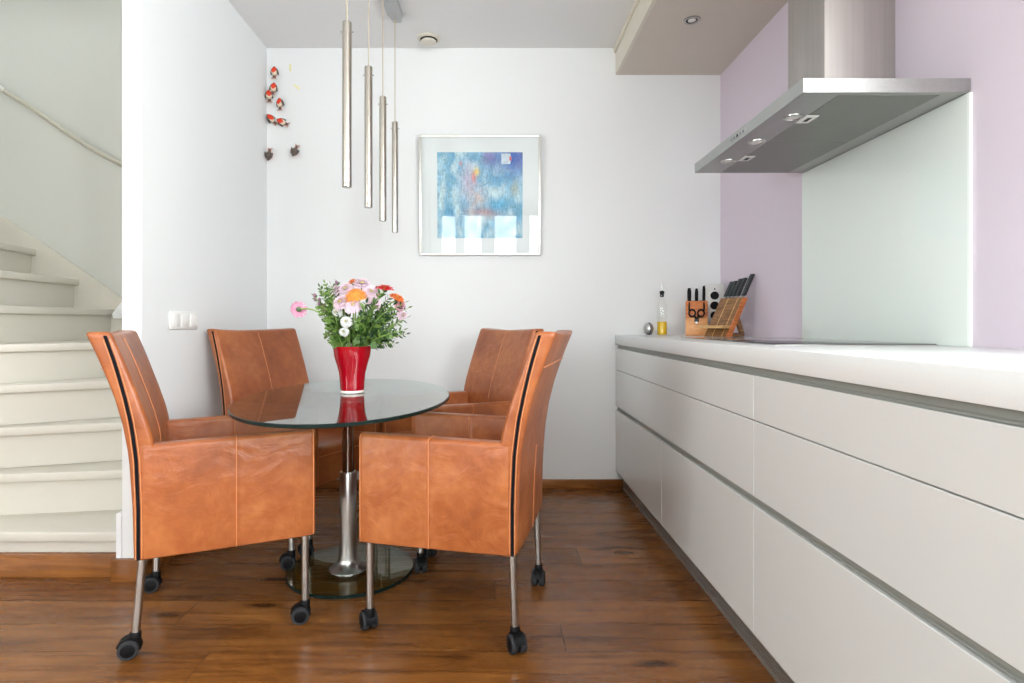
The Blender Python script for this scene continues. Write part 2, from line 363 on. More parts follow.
# rear wall with two glazed openings (seen only in reflections)
WIN = [(-.95, 1.15, 1.2, 2.48), (-3.1, -2.3, 1.1, 2.3)]
b = MB()
b.box(XL-.1, WIN[1][0], YF-.12, YF, 0, H+.1); b.box(WIN[1][1], WIN[0][0], YF-.12, YF, 0, H+.1); b.box(WIN[0][1], XR+.1, YF-.12, YF, 0, H+.1)
for (a, c, z0, z1) in WIN:
    b.box(a, c, YF-.12, YF, 0, z0); b.box(a, c, YF-.12, YF, z1, H+.1)
struct(b, 'wall_front', m_wall, 'white wall with windows behind the viewer')
for k, (a, c, z0, z1) in enumerate(WIN):
    w = thing('window_%d' % (k+1), 'white framed window in the wall behind the viewer', 'window'); w['kind'] = 'structure'
    f = MB(); t = .055
    f.box(a, c, YF-.09, YF-.03, z0, z0+t); f.box(a, c, YF-.09, YF-.03, z1-t, z1); f.box(a, a+t, YF-.09, YF-.03, z0, z1); f.box(c-t, c, YF-.09, YF-.03, z0, z1)
    for x, wd_ in (((-.57, .08), (-.07, .12), (.55, .12)) if k == 0 else ((-2.7, .03),)):
        f.box(x-wd_, x+wd_, YF-.09, YF-.03, z0, z1)
    o = f.build('window_frame', m_trimwhite, w, smooth=0)
    g = MB(); g.box(a+.02, c-.02, YF-.062, YF-.056, z0+.02, z1-.02)
    g.build('glass_pane', m_winglass, w, smooth=0)
w = thing('window_3', 'unseen window added in the lilac wall to brighten the room', 'window'); w['kind'] = 'structure'  # opening added out of view to brighten the partition
f = MB(); t = .05
f.box(XR+.03, XR+.09, SW[0], SW[1], SW[2], SW[2]+t); f.box(XR+.03, XR+.09, SW[0], SW[1], SW[3]-t, SW[3]); f.box(XR+.03, XR+.09, SW[0], SW[0]+t, SW[2], SW[3]); f.box(XR+.03, XR+.09, SW[1]-t, SW[1], SW[2], SW[3])
f.build('window_frame', m_trimwhite, w, smooth=0)
g = MB(); g.box(XR+.056, XR+.062, SW[0]+.02, SW[1]-.02, SW[2]+.02, SW[3]-.02); g.build('glass_pane', m_winglass, w, smooth=0)
w = thing('window_4', 'unseen window added in the far left wall to brighten the counter fronts', 'window'); w['kind'] = 'structure'  # added out of view so more light reaches the counter fronts
f = MB(); t = .05
f.box(XL-.09, XL-.03, LW[0], LW[1], LW[2], LW[2]+t); f.box(XL-.09, XL-.03, LW[0], LW[1], LW[3]-t, LW[3]); f.box(XL-.09, XL-.03, LW[0], LW[0]+t, LW[2], LW[3]); f.box(XL-.09, XL-.03, LW[1]-t, LW[1], LW[2], LW[3])
f.build('window_frame', m_trimwhite, w, smooth=0)
g = MB(); g.box(XL-.062, XL-.056, LW[0]+.02, LW[1]-.02, LW[2]+.02, LW[3]-.02); g.build('glass_pane', m_winglass, w, smooth=0)
# kitchen soffit
SX = 0.753
b = MB()
b.box(SX+.018, XR, -.4, YB, 2.518, H)
o1 = b
b.mi = 1; b.box(SX, SX+.018, -.4, YB, 2.518, H-.03, .002)
b.box(SX-.010, SX+.018, -.4, YB, H-.03, H, .002)
struct(b, 'ceiling_soffit', [m_soffit, m_soffit_edge], 'lowered beige ceiling box above the kitchen counter')
# skirting boards
b = MB(); b.box(XP1, .80, YB-.016, YB, 0, .055, .003)
struct(b, 'baseboard_back', m_skirt, 'oak skirting board along the back wall', 35)
b = MB()
b.box(XP0-.035, XP1+.016, YP-.018, YP, 0, .088, .003)
b.box(XP1, XP1+.016, YP, YB, 0, .07, .003)
struct(b, 'baseboard_partition', m_skirt, 'oak skirting block around the end of the partition wall', 35)

# ------------------------------------------------------------------ staircase
RS = 0.1815
NL = [None,
      ((-3.60, 2.300), (-1.445, 2.300)), ((-2.45, 2.420), (-1.445, 2.580)), ((-2.45, 2.451), (-1.445, 2.806)),
      ((-2.45, 2.457), (-1.445, 3.055)), ((-2.45, 2.436), (-1.53, 3.522)), ((-2.45, 2.45), (-2.30, 3.522)),
      ((-2.49, 2.45), (-2.528, 3.522)), ((-2.60, 2.45), (-2.79, 3.522)), ((-2.84, 2.45), (-3.04, 3.522)), ((-3.09, 2.45), (-3.29, 3.522)), ((-3.34, 2.45), (-3.54, 3.522))]
st = thing('staircase', 'cream painted winding staircase rising to the left of the white partition', 'staircase', (-2.2, 2.8, 0))
sp = Vector((2.2, -2.8, 0))
for n in range(1, 12):
    A, B = Vector(NL[n][0]+(0,)), Vector(NL[n][1]+(0,))
    d = (B-A).normalized(); nf = Vector((d.y, -d.x, 0))      # towards the walker
    z = RS*n
    if n < 11: C_, D_ = Vector(NL[n+1][1]+(0,)), Vector(NL[n+1][0]+(0,))
    else: C_, D_ = Vector((-3.615, 3.522, 0)), Vector((-3.615, 2.45, 0))
    pts = [A+nf*.03, B+nf*.03]
    if n == 4: pts.append(Vector((-1.445, 3.522, 0)))
    if n == 1: D_ = Vector((-3.60, 2.42, 0))
    pts += [C_, D_]
    # keep clear of the walls
    for q in pts: q.x = max(-3.615, min(-1.4445, q.x)); q.y = min(3.5225, q.y)
    t = MB(); t.prism([Vector((q.x, q.y, z-.038))+sp for q in pts], (0, 0, .038), .006)
    t.build('tread', m_stair, st, smooth=35)
    r_ = MB()
    z0 = RS*(n-1) if n > 1 else .0
    e = B
    r_.prism([Vector((min(q.x, -1.4445), min(q.y, 3.5225), z0))+sp for q in (A, e, e-nf*.018, A-nf*.018)], (0, 0, z-.038-z0))
    r_.build('riser', m_stair, st, smooth=0)
pl = MB(); pl.box(-3.60+2.2, XP0-.024+2.2, 2.276-2.8, 2.300-2.8, 0, .0935, .003)
pl.build('plinth_board', m_skirt, st)
# wall string along the back wall
g = MB()
yb = YB-.03
def WX(x, y, Y): return Vector(((x-492)/578*Y, Y, 1-(y-324)/578*Y))
top = [WX(-60, 174, yb), WX(0, 215.5, yb), WX(40, 241.5, yb), WX(80, 269.5, yb), WX(122, 299, yb), Vector((-1.5, yb, .86))]
rg = []
for q in top:
    rg.append([q+sp, Vector((q.x, q.y, q.z-.012))+sp, Vector((q.x, q.y, max(.05, q.z-.62)))+sp, Vector((q.x, YB-.002, max(.05, q.z-.62)))+sp, Vector((q.x, YB-.002, q.z))+sp])
g.loft(rg); g.build('wall_string', m_stair, st, smooth=20)
g = MB(); g.prism([WX(111.5, 314, 3.44)+sp, WX(122, 300.5, 3.44)+sp, WX(128, 300, 3.44)+sp, WX(128, 318.5, 3.44)+sp, WX(113, 318.5, 3.44)+sp], (0, .03, 0), .004)
g.build('string_cap', m_trimwhite, st)
nw = MB(); nw.box(-2.53+2.2, -2.44+2.2, 2.33-2.8, 2.42-2.8, 0, 2.3, .006)
nw.build('newel_post', m_stair, st)
hr = thing('handrail', 'slim pale handrail sloping down along the stairwell wall', 'handrail', (-2.6, 3.45, 2.2))
yy = 3.44
pts = [WX(x, y, yy) for x, y in [(-110, 12), (-60, 48), (0, 88.5), (30, 107), (60, 128), (90, 148), (122, 165), (150, 178)]]
q = MB(); q.tube([p-Vector((-2.6, 3.45, 2.2)) for p in pts], .014, 12)
q.build('rail', m_brass, hr)
for x, y in ((1, 89), (-70, 40)):
    p = WX(x, y, yy)-Vector((-2.6, 3.45, 2.2)); e = Vector((p.x, YB-.002-3.45, p.z-.004))
    q = MB(); q.tube([p+Vector((0, 0, -.005)), p+Vector((0, .03, -.006)), e], .006, 8); q.lathe([(.012, 0), (.012, .006)], 20, Matrix.Translation(e) @ Matrix.Rotation(R(90), 4, 'X'))
    q.tube([p+Vector((-.022, 0, .014)), p+Vector((.022, 0, -.014))], .0165, 12)
    q.build('bracket', m_silver, hr)

# ------------------------------------------------------------------ dining chairs
def interp(tab, z):
    if z <= tab[0][0]: return tab[0][1]
    for (a, va), (c, vc) in zip(tab, tab[1:]):
        if z <= c:
            u = (z-a)/(c-a); return va+(vc-va)*u
    return tab[-1][1]
LEAN = [(.28, 0), (.45, 0.000), (.60, .006), (.70, .018), (.78, .034), (.88, .058), (.97, .085)]
REART = [(.28, .012), (.64, .02), (.80, .028), (.90, .040), (.97, .050)]
FRONT = [(.28, .05), (.64, .052), (.80, .034), (.97, .016)]
HW, HD, AZ, BZ, TZ = .26, .262, .645, .293, .968
ZY = -.248
def back_ring(z, shrink=0.0):
    zy = ZY-interp(LEAN, z); yr = zy-interp(REART, z)+shrink; yf = zy+interp(FRONT, z)-shrink
    hw = HW-shrink; c = (yf+yr)/2; h = (yf-yr)/2; rr = min(.014, h*.9)
    pts = []
    N = 14
    def zz(x): return z+(.010*(abs(x)/HW)**3 if z > .85 else 0)*((z-.85)/.118 if z > .85 else 0)
    for (sx, sy, a0) in ((1, 1, 0), (-1, 1, 90), (-1, -1, 180), (1, -1, 270)):
        for k in range(5):
            a = R(a0+90*k/4)
            pts.append(Vector((sx*(hw-rr)+rr*math.cos(a), c+sy*(h-rr)+rr*math.sin(a), 0)))
        # intermediate points along long sides
        if sy == 1 and sx == 1:
            for k in range(1, N): 
                x = (hw-rr)*(1-2*k/N); pts.append(Vector((x, yf-.010*(1-(x/hw)**2), 0)))
        if sy == -1 and sx == -1:
            for k in range(1, N):
                x = -(hw-rr)*(1-2*k/N); pts.append(Vector((x, yr-.006*(1-(x/hw)**2), 0)))
    for p in pts: p.z = zz(p.x)
    return pts
def chair():
    t = thing('dining_armchair', '', 'chair')
    # backrest
    m = MB()
    zs = [BZ, .302, .34, .40, .46, .52, .58, .62, .66, .70, .74, .78, .82, .86, .90, .93, .95, .960]
    rings = [back_ring(BZ, .006)]+[back_ring(z) for z in zs[1:]]+[back_ring(.9655, .0025), back_ring(TZ, .007)]
    m.loft(rings)
    m.mi = 1
    # centre seam front and back, and cross seam on the back
    def fy(z, x=0): return ZY-interp(LEAN, z)+interp(FRONT, z)-.010*(1-(x/HW)**2)
    def ry(z, x=0): return ZY-interp(LEAN, z)-interp(REART, z)-.006*(1-(x/HW)**2)
    m.tube([(0, fy(z), z) for z in (.47, .55, .64, .72, .80, .88, .955)], .0022, 6)
    m.tube([(0, ry(z), z) for z in (.30, .40, .5, .58)], .0018, 6)
    m.tube([(x, ry(.87, x)-.0008, .868+.004*math.cos(x*6)) for x in [-.245+.049*k for k in range(11)]], .0018, 6)
    for sx in (-1, 1):   # welt lines either side of the zip
        for dy in (.0095, -.0065):
            m.tube([(sx*(HW+.0002), ZY-interp(LEAN, z)+dy, z) for z in (.30, .4, .5, .6, .66, .72, .78, .84, .90, .955)], .0017, 6)
    m.build('backrest', [m_leather, m_seam], t, smooth=50)
    for sx in (-1, 1):
        m = MB(); rg = []
        for k in range(19):
            z = .296+k*(.966-.296)/18; y = ZY-interp(LEAN, z)+.001; x = sx*(HW-.002)
            w = .0045
            rg.append([Vector((x, y-w, z)), Vector((x+sx*.0038, y-w, z)), Vector((x+sx*.0038, y+w, z)), Vector((x, y+w, z))])
        m.loft(rg)
        zo = m.build('zip', m_zip, t, smooth=40)
        # arm with side panel
        m = MB()
        x0, x1 = (HW-.056, HW) if sx > 0 else (-HW, -HW+.056)
        def ring(y, sh=0.0, k=0.0):
            pts = []; rr = .014
            bulge = .004*math.sin(PI*(y+HD)/(2*HD))
            a0, a1 = x0+sh-(bulge if sx < 0 else 0), x1-sh+(bulge if sx > 0 else 0)
            zt = AZ-sh*.7-.009*(HD-y)/(2*HD); zb = BZ+sh+.002
            for (cx, cz, s0) in ((a1-rr, zt-rr, 0), (a0+rr, zt-rr, 90), (a0+.005, zb+.005, 180), (a1-.005, zb+.005, 270)):
                r2 = rr if s0 < 180 else .005
                for j in range(5):
                    a = R(s0+90*j/4); pts.append(Vector((cx+r2*math.cos(a), y, cz+r2*math.sin(a))))
            return pts
        ys = [-.234, -.17, -.10, -.03, .005, .016, .020, .024, .035, .11, .17, .21, .246]
        rg = [ring(y, .0018 if abs(y-.020) < .001 else 0) for y in ys]+[ring(.257, .003), ring(HD, .009)]
        m.loft(rg)
        m.mi = 1
        sm = ring(.020, -.0008); m.tube(sm[-3:]+sm[:13], .0016, 6)
        # edge piping at the front corner
        fp = ring(.255, .0008); m.tube(fp[18:]+fp[:13], .0018, 6)
        m.build('armrest', [m_leather, m_seam], t, smooth=50)
    # seat: cushion pad over a front skirt
    m = MB(); iw = HW-.057
    rg = []
    for (z, sh, cr) in ((BZ+.002, .006, 0), (BZ+.010, 0, 0), (.40, 0, 0), (.415, .001, 0), (.425, -.002, 0), (.445, -.002, 0), (.458, .006, .2), (.463, .02, .6), (.467, .06, 1)):
        pts = []
        x1, y0, y1 = iw-sh*.6, -.21+sh*.5, .252-sh
        n = 8
        for k in range(n): pts.append(Vector((x1, y0+(y1-y0)*k/n, z)))
        for k in range(n): pts.append(Vector((x1-2*x1*k/n, y1, z)))
        for k in range(n): pts.append(Vector((-x1, y1-(y1-y0)*k/n, z)))
        for k in range(n): pts.append(Vector((-x1+2*x1*k/n, y0, z)))
        rg.append(pts)
    m.loft(rg); m.mi = 1
    m.tube([(x, .2545, .42) for x in (-iw+.004, 0, iw-.004)], .002, 6)
    m.build('seat', [m_leather, m_seam], t, smooth=50)
    # legs with twin wheel casters
    cm = None
    for (lx, ly) in ((-.234, .232), (.234, .232), (-.234, -.242), (.234, -.242)):
        m = MB(); m.tube([(0, -.008 if ly < 0 else 0, .066), (0, 0, .30)], .0118, 18)
        lg = m.build('leg', m_steel, t, smooth=40, loc=(lx, ly, 0)); oo = -.008 if ly < 0 else 0
        if cm is None:
            c = MB(); M90 = Matrix.Rotation(R(90), 4, 'Y')
            oy = -.015; wr = .0285
            for s in (-1, 1):
                X = s*.0145
                c.mi = 1; c.lathe([(.018, -.0095), (wr-.002, -.0095), (wr, -.007), (wr, .007), (wr-.002, .0095), (.018, .0095)], 32, Matrix.Translation((X, oy, wr)) @ M90)
                c.mi = 0; c.lathe([(.020, -.010), (.020, .010), (.017, .0115), (.0, .0115)] if s > 0 else [(.0, -.0115), (.017, -.0115), (.020, -.010), (.020, .010)], 24, Matrix.Translation((X, oy, wr)) @ M90)
            # hood over the wheels
            rg = []
            for k in range(13):
                a = R(-5+k*170/12); r0, r1 = wr-.001, wr+.0045
                cs, sn = math.cos(a), math.sin(a)
                w = .0165
                rg.append([Vector((-w, oy+r0*cs, wr+r0*sn)), Vector((-w, oy+r1*cs, wr+r1*sn)), Vector((w, oy+r1*cs, wr+r1*sn)), Vector((w, oy+r0*cs, wr+r0*sn))])
            c.loft(rg)
            c.box(-.005, .005, oy-.02, oy+.024, wr-.012, wr+.03, .002)
            c.lathe([(.0145, .046), (.0155, .050), (.0155, .072), (.0135, .075)], 24)
            cas = c.build('caster', [m_black, m_tyre], lg, smooth=40); cm = cas.data; cas.location = (0, oo, 0)
        else:
            cas = bpy.data.objects.new('caster', cm); COL.objects.link(cas); cas.parent = lg; cas.location = (0, oo, 0)
    return t
def place(t, x, y, fdir, label, casters):
    t.location = (x, y, 0); t.rotation_euler = (0, 0, math.atan2(-fdir[0], fdir[1])); t['label'] = label
    rz = t.rotation_euler.z
    legs = [k for k in t.children if k.name.split('.')[0] == 'leg']
    legs.sort(key=lambda o: (-round(o.location.y, 2), o.location.x))
    for lg, a in zip(legs, casters):       # a = world heading of the fork (wheel trails the other way)
        lg.children[0].rotation_euler = (0, 0, R(a)-rz)
    t['group'] = 'tan leather armchairs around the glass table'
ch = [chair()]
for k in range(3): ch.append(copy_tree(ch[0]))
# sorted legs: front-left(local -x), front-right, rear-left, rear-right
place(ch[0], -.118, 2.060, (-.972, .234), 'tan leather armchair at front right, back turned to the kitchen counter', (-150, 10, 20, -10))
place(ch[1], -.936, 2.060, (.910, .415), 'tan leather armchair at front left, back towards the cream stairs', (-70, -75, -70, -70))
place(ch[2], -.898, 2.80, (.905, -.425), 'tan leather armchair at rear left, under the light switch by the partition', (-80, -60, 20, -60))
place(ch[3], -.203, 2.815, (-.857, -.515), 'tan leather armchair at rear right, below the framed picture', (40, 60, -20, 80))

for lg in ch[1].children:        # the near rear leg of the front left chair is splayed a little
    if lg.name.startswith('leg') and lg.location.x > 0 and lg.location.y < 0:
        lg.rotation_euler.x = R(-2.5); lg.location.y -= .010
# ------------------------------------------------------------------ table
TH = .73
tb = thing('dining_table', 'oval glass dining table on one steel column with a round glass foot', 'table', (-.58, 2.33, 0))
m = MB(); n = 96
cx, cy, ea, eb, tilt = -.5425+.58, 2.20-2.33, .650, .380, R(-4.4)
def ell(sc_, z):
    out = []
    for k in range(n):
        a = 2*PI*k/n; u, v = ea*math.cos(a), eb*math.sin(a)
        u -= (1-sc_)*math.cos(a); v -= (1-sc_)*math.sin(a)
        out.append(Vector((cx+u*math.sin(tilt)+v*math.cos(tilt), cy+u*math.cos(tilt)-v*math.sin(tilt), z)))
    return out
zt, zb = TH, TH-.012
m.mi = 0; m.loft([ell(.997, zt)], False, True); m.loft([ell(.997, zb)], True, False)
m.mi = 1; m.loft([ell(.997, zb), ell(1, zb+.0015), ell(1, zt-.0015), ell(.997, zt)], False, False)
m.build('tabletop', [m_glass, m_glassedge], tb, smooth=20)
m = MB(); m.lathe([(.11, TH-.020), (.112, TH-.018), (.112, TH-.0125), (.11, TH-.012)], 40); m.lathe([(.03, TH-.06), (.06, TH-.02)], 30, cap1=False)
m.build('top_flange', m_steel, tb)
m = MB(); m.lathe([(.0235, .38), (.0235, TH-.02)], 36); m.build('inner_column', m_chrome, tb)
m = MB(); m.lathe([(.0745, .0155), (.0745, .019), (.070, .022), (.056, .028), (.044, .040), (.037, .058), (.034, .085), (.0335, .12), (.0335, .403), (.032, .406), (.0235, .406)], 48)
m.build('column', m_steel, tb)
m = MB(); bx, by, br = .008, .014, .252
def cir(r, z): return [Vector((bx+r*math.cos(2*PI*k/80), by+r*math.sin(2*PI*k/80), z)) for k in range(80)]
m.mi = 0; m.loft([cir(br-.002, .0155)], False, True); m.loft([cir(br-.002, .0015)], True, False)
m.mi = 1; m.loft([cir(br-.002, .0015), cir(br, .003), cir(br, .014), cir(br-.002, .0155)], False, False)
m.build('foot_disc', [m_glassb, m_glassedge], tb, smooth=20)

# ------------------------------------------------------------------ vase and flowers
VX, VY = -.549, 2.272
v = thing('vase', 'glossy red glass vase standing on the glass table', 'vase', (VX, VY, TH))
KZ = .952
m = MB(); m.lathe([(r_, z_*KZ) for r_, z_ in [(.0445, .0105), (.046, .022), (.0475, .046), (.051, .081), (.059, .116), (.069, .151), (.0725, .175), (.0735, .192), (.0705, .192), (.068, .165), (.055, .116), (.046, .081), (.042, .02)]], 56, cap1=True)
m.build('body', m_vase, v, smooth=60)
m = MB(); m.lathe([(.043, .0005), (.0465, .002), (.047, .008), (.0445, .0115)], 56); m.build('foot', m_vasebase, v, smooth=60)
VT = TH+.176
def PX(x, y, dy=0.0):
    Y = VY+dy; return Vector(((x-492)/578*Y, Y, 1-(y-324)/578*Y))
def bez(p0, p1, p2, n=10):
    return [p0*(1-t)**2+p1*2*t*(1-t)+p2*t*t for t in [k/n for k in range(n+1)]]
def orient(d):
    return Vector(d).to_track_quat('Z', 'Y').to_matrix().to_4x4()
def root(x=0.0):
    a = random.uniform(0, 2*PI); r = random.uniform(0, .03)
    return Vector((VX+x*.03+r*math.cos(a)*.5, VY+r*math.sin(a), TH+.035))
def lip(d, k=.055):    # a point in the mouth of the vase in the direction of the head
    h = Vector((d.x-VX, d.y-VY, 0)); l = min(h.length, 1) or 1
    return Vector((VX, VY, VT+.01))+h.normalized()*min(k, h.length*.55)
def stem_path(head, bend=0.3):
    l = lip(head); r0 = Vector((VX, VY, TH+.04))+(l-Vector((VX, VY, l.z)))*.3
    mid = Vector((l.x+(head.x-l.x)*.25, l.y+(head.y-l.y)*.25, l.z+(head.z-l.z)*(.5+bend)))
    return [r0]+bez(l, mid, head, 8)
def petals(m, c, M, rings):
    for (cnt, r0, r1, w, z0, z1, ph) in rings:
        for k in range(cnt):
            a = 2*PI*(k+ph)/cnt+random.uniform(-.05, .05); rr = r1*random.uniform(.92, 1.05)
            ca, sa = math.cos(a), math.sin(a); prof = []
            for (u, ww) in ((0, .35), (.35, .8), (.7, 1.0), (.92, .65), (1.0, .12)):
                r = r0+(rr-r0)*u; z = z0+(z1-z0)*u**1.5+.004*math.sin(PI*u)
                prof.append((r, w*ww, z))
            L = [[c+M @ Vector((r*ca-s*h*sa, r*sa+s*h*ca, z-abs(s)*.0015)) for s in (-1, 0, 1)] for (r, h, z) in prof]
            for i in range(len(L)-1):
                for j in range(2):
                    m.poly([L[i][j], L[i+1][j], L[i+1][j+1], L[i][j+1]])
def flower(name, head, d, pet_m, eye_m, size, kind, label, cat='flower', group=None, bend=.3, stem_r=.0028):
    head = Vector(head); M = orient(d)
    base = Vector((VX, VY, TH+.04))
    t = thing(name, label, cat, base, 0, group)
    loc = head-base
    m = MB(); z = Vector((0, 0, 0))
    if kind == 'gerbera':
        petals(m, loc, M, [(26, size*.12, size*.5, size*.05, 0, -.002, 0), (22, size*.12, size*.43, size*.045, .003, .006, .5), (16, size*.1, size*.26, size*.035, .006, .013, .2)])
    elif kind == 'full':   # a double head, many upward petals
        petals(m, loc, M, [(24, size*.08, size*.48, size*.06, .006, -.014, 0), (22, size*.08, size*.50, size*.06, .012, -.004, .5), (20, size*.06, size*.45, size*.06, .018, .008, .3), (16, size*.05, size*.34, size*.055, .022, .020, .1), (12, 0, size*.2, size*.05, .024, .028, .6)])
    else:                  # chrysanthemum
        petals(m, loc, M, [(20, size*.05, size*.5, size*.07, -.002, -.006, 0), (18, size*.05, size*.46, size*.065, .003, .006, .5), (16, size*.04, size*.38, size*.06, .006, .016, .2), (12, size*.03, size*.27, size*.05, .010, .024, .6), (7, 0, size*.15, size*.04, .014, .027, .3)])
    m.build('petals', pet_m, t, smooth=80, recalc=False)
    m = MB(); m.lathe([(size*.03, -.016), (size*.11, -.011), (size*.16, -.003), (size*.14, .001)], 16, Matrix.Translation(loc) @ M)
    m.build('calyx', m_calyx, t, smooth=60)
    if kind != 'full':
        m = MB(); m.ball(loc+M @ Vector((0, 0, .006 if kind == 'gerbera' else .012)), size*.12, size*.12, .004, M); m.build('flower_centre', eye_m, t)
    m = MB(); e = head+M @ Vector((0, 0, -.012)); path = stem_path(e, bend)
    m.tube([p-base for p in path], stem_r, 8); m.build('stem', m_stem, t)
    return t
flower('gerbera', PX(356, 296.5, -.06), (-.12, -.16, 1), m_orange, m_eye, .092, 'full', 'large orange gerbera in the middle of the bouquet')
flower('gerbera', PX(298.5, 309.5, -.02), (-.55, .78, -.15), m_pinkd, m_eye, .068, 'gerbera', 'pink gerbera drooping out of the left side of the bouquet', bend=.62)
flower('gerbera', PX(385, 288.5, -.03), (.12, -.12, 1), m_red, m_eye, .076, 'gerbera', 'red gerbera at the top right of the bouquet')
flower('gerbera', PX(397, 298, -.01), (.45, -.16, .85), m_oranged, m_eye, .066, 'gerbera', 'small orange gerbera at the right edge of the bouquet')
flower('gerbera', PX(353, 282.5, .03), (-.3, -.06, 1), m_oranged, m_eye, .044, 'gerbera', 'small orange flower peeking over the top of the bouquet')
G = 'pale pink chrysanthemums in the vase'
mums = [((362, 285), .02, (.1, -.3, 1), .080, 'pale pink chrysanthemum at the top of the bouquet behind the large orange gerbera', m_pink),
        ((346, 290), .0, (-.3, -.5, .8), .066, 'pale pink chrysanthemum left above the large orange gerbera', m_pink),
        ((337, 292), .02, (-.6, -.3, .8), .058, 'pale pink chrysanthemum farthest up the left side beside the leaves', m_pink),
        ((371, 293), -.01, (.35, -.6, .7), .076, 'pale pink chrysanthemum to the right of the large orange gerbera', m_pink),
        ((374, 303), -.03, (.3, -.8, .4), .060, 'pale pink chrysanthemum below right of the large orange gerbera', m_pink),
        ((341, 303), -.05, (-.4, -.6, .7), .074, 'pale pink chrysanthemum left below the large orange gerbera', m_pink),
        ((353, 306), -.07, (.0, -.75, .6), .070, 'pale pink chrysanthemum directly below the large orange gerbera', m_pink),
        ((399, 306), .0, (.7, -.3, .5), .050, 'pink chrysanthemum under the small orange gerbera on the right', m_pinkd),
        ((401, 316), .0, (.8, -.3, .3), .040, 'lowest pink chrysanthemum on the right side of the bouquet', m_pink),
        ((346, 322), -.07, (-.1, -.95, .3), .048, 'white chrysanthemum in the lower middle of the bouquet', m_white),
        ((344, 332), -.065, (-.2, -.95, .1), .038, 'small white chrysanthemum low above the vase rim', m_white),
        ((338, 313), -.05, (-.5, -.8, .3), .036, 'small white chrysanthemum half hidden in the left leaves', m_white),
        ((326, 318), -.03, (-.8, -.5, .3), .026, 'tiny white flower on the far left among leaves', m_white)]
for (xy, dy, d, s, lb, mm) in mums:
    flower('chrysanthemum', PX(xy[0], xy[1], dy), d, mm, m_eye, s, 'mum', lb, group=G if mm is m_pink else None, stem_r=.002)
def sprig(tip, mats, leafl, nl, label, group, bend=.2, start=.15, buds=False, wide=.24):
    base = Vector((VX, VY, TH+.04)); tip = Vector(tip)
    path = stem_path(tip, bend)[1:]
    o = MB(); o.mi = 0
    o.tube([base-base]+[p-base for p in path], [.0018]*(len(path))+[.0007], 6)
    for k in range(nl):
        t = start+(1-start)*k/(nl-1); f = t*(len(path)-1); i = min(int(f), len(path)-2); u = f-i
        p = path[i].lerp(path[i+1], u); d = (path[i+1]-path[i]).normalized()
        side = d.cross(Vector((math.cos(k*2.4), math.sin(k*2.4), .15))).normalized()
        ln = leafl*random.uniform(.7, 1.15)*(1-.35*t)
        for s in ((1, -1) if k < nl-1 else (1,)):
            ax = (side*s*.9+d*.7+Vector((random.uniform(-.2, .2), random.uniform(-.2, .2), random.uniform(-.2, .2)))).normalized()
            if k == nl-1: ax = d
            nn = ax.cross(Vector((random.uniform(-1, 1), random.uniform(-1, 1), random.uniform(-1, 1)))).normalized()
            o.mi = 1+(1 if random.random() < .35 else 0)
            w = ln*wide*.5; up = ax.cross(nn)*ln*.06
            q = p-base
            c = [q, q+ax*ln*.35+nn*w, q+ax*ln*.7+nn*w*.8-up, q+ax*ln-up*1.5, q+ax*ln*.7-nn*w*.8-up, q+ax*ln*.35-nn*w, q+ax*ln*.4+up, q+ax*ln*.72]
            o.poly([c[0], c[1], c[6]]); o.poly([c[1], c[2], c[7], c[6]]); o.poly([c[2], c[3], c[7]])
            o.poly([c[0], c[6], c[5]]); o.poly([c[6], c[7], c[4], c[5]]); o.poly([c[7], c[3], c[4]])
        if buds and t > .6:
            o.mi = 3; o.ball(p-base+side*.006, .006, .006, .008)
    ob = o.build('leafy_sprig', [m_stem]+mats, smooth=80, recalc=False); ob.location = base
    return tag(ob, label, 'greenery', group)
GL = 'green leafy sprigs on the left of the bouquet'; GR = 'green leafy sprigs on the right of the bouquet'
left = [(314, 296), (317, 302), (320, 287), (325, 283), (331, 285), (336, 283), (340, 286), (322, 294), (328, 291), (319, 310), (324, 306), (330, 300), (336, 298), (322, 318), (328, 313), (334, 308), (327, 326), (332, 320), (326, 335), (333, 330), (339, 324), (330, 341), (338, 338), (344, 341), (331, 296)]
right = [(408, 308), (406, 318), (403, 330), (406, 334), (400, 322), (397, 312), (393, 305), (390, 297), (382, 292), (375, 290), (386, 305), (390, 315), (394, 326), (398, 333), (385, 325), (380, 314), (376, 304), (382, 333), (390, 338), (372, 322), (370, 334), (378, 340), (366, 326), (364, 340), (404, 303), (388, 310), (383, 320), (392, 332), (372, 312), (395, 343), (358, 330), (352, 338), (360, 318), (348, 312), (355, 322), (363, 312), (366, 303), (358, 340), (350, 328), (368, 318), (361, 332)]
for i, (x, y) in enumerate(left):
    far = y < 300
    sprig(PX(x, y, random.uniform(-.08, .07)), [m_leaf if i % 3 else m_leaf2, m_leaf2, m_mauve],   .030, 13, 'green leafy sprig on the left side of the bouquet', GL, bend=.15, start=.25, buds=(i % 5 == 0), wide=.52)
for i, (x, y) in enumerate(right):
    sprig(PX(x, y, random.uniform(-.09, .07)), [m_leaf if i % 3 else m_leaf3, m_leaf3 if i % 2 else m_leaf2, m_mauve], .034, 13, 'green leafy sprig on the right side of the bouquet', GR, bend=.0 if y > 315 else .15, start=.2, wide=.40)
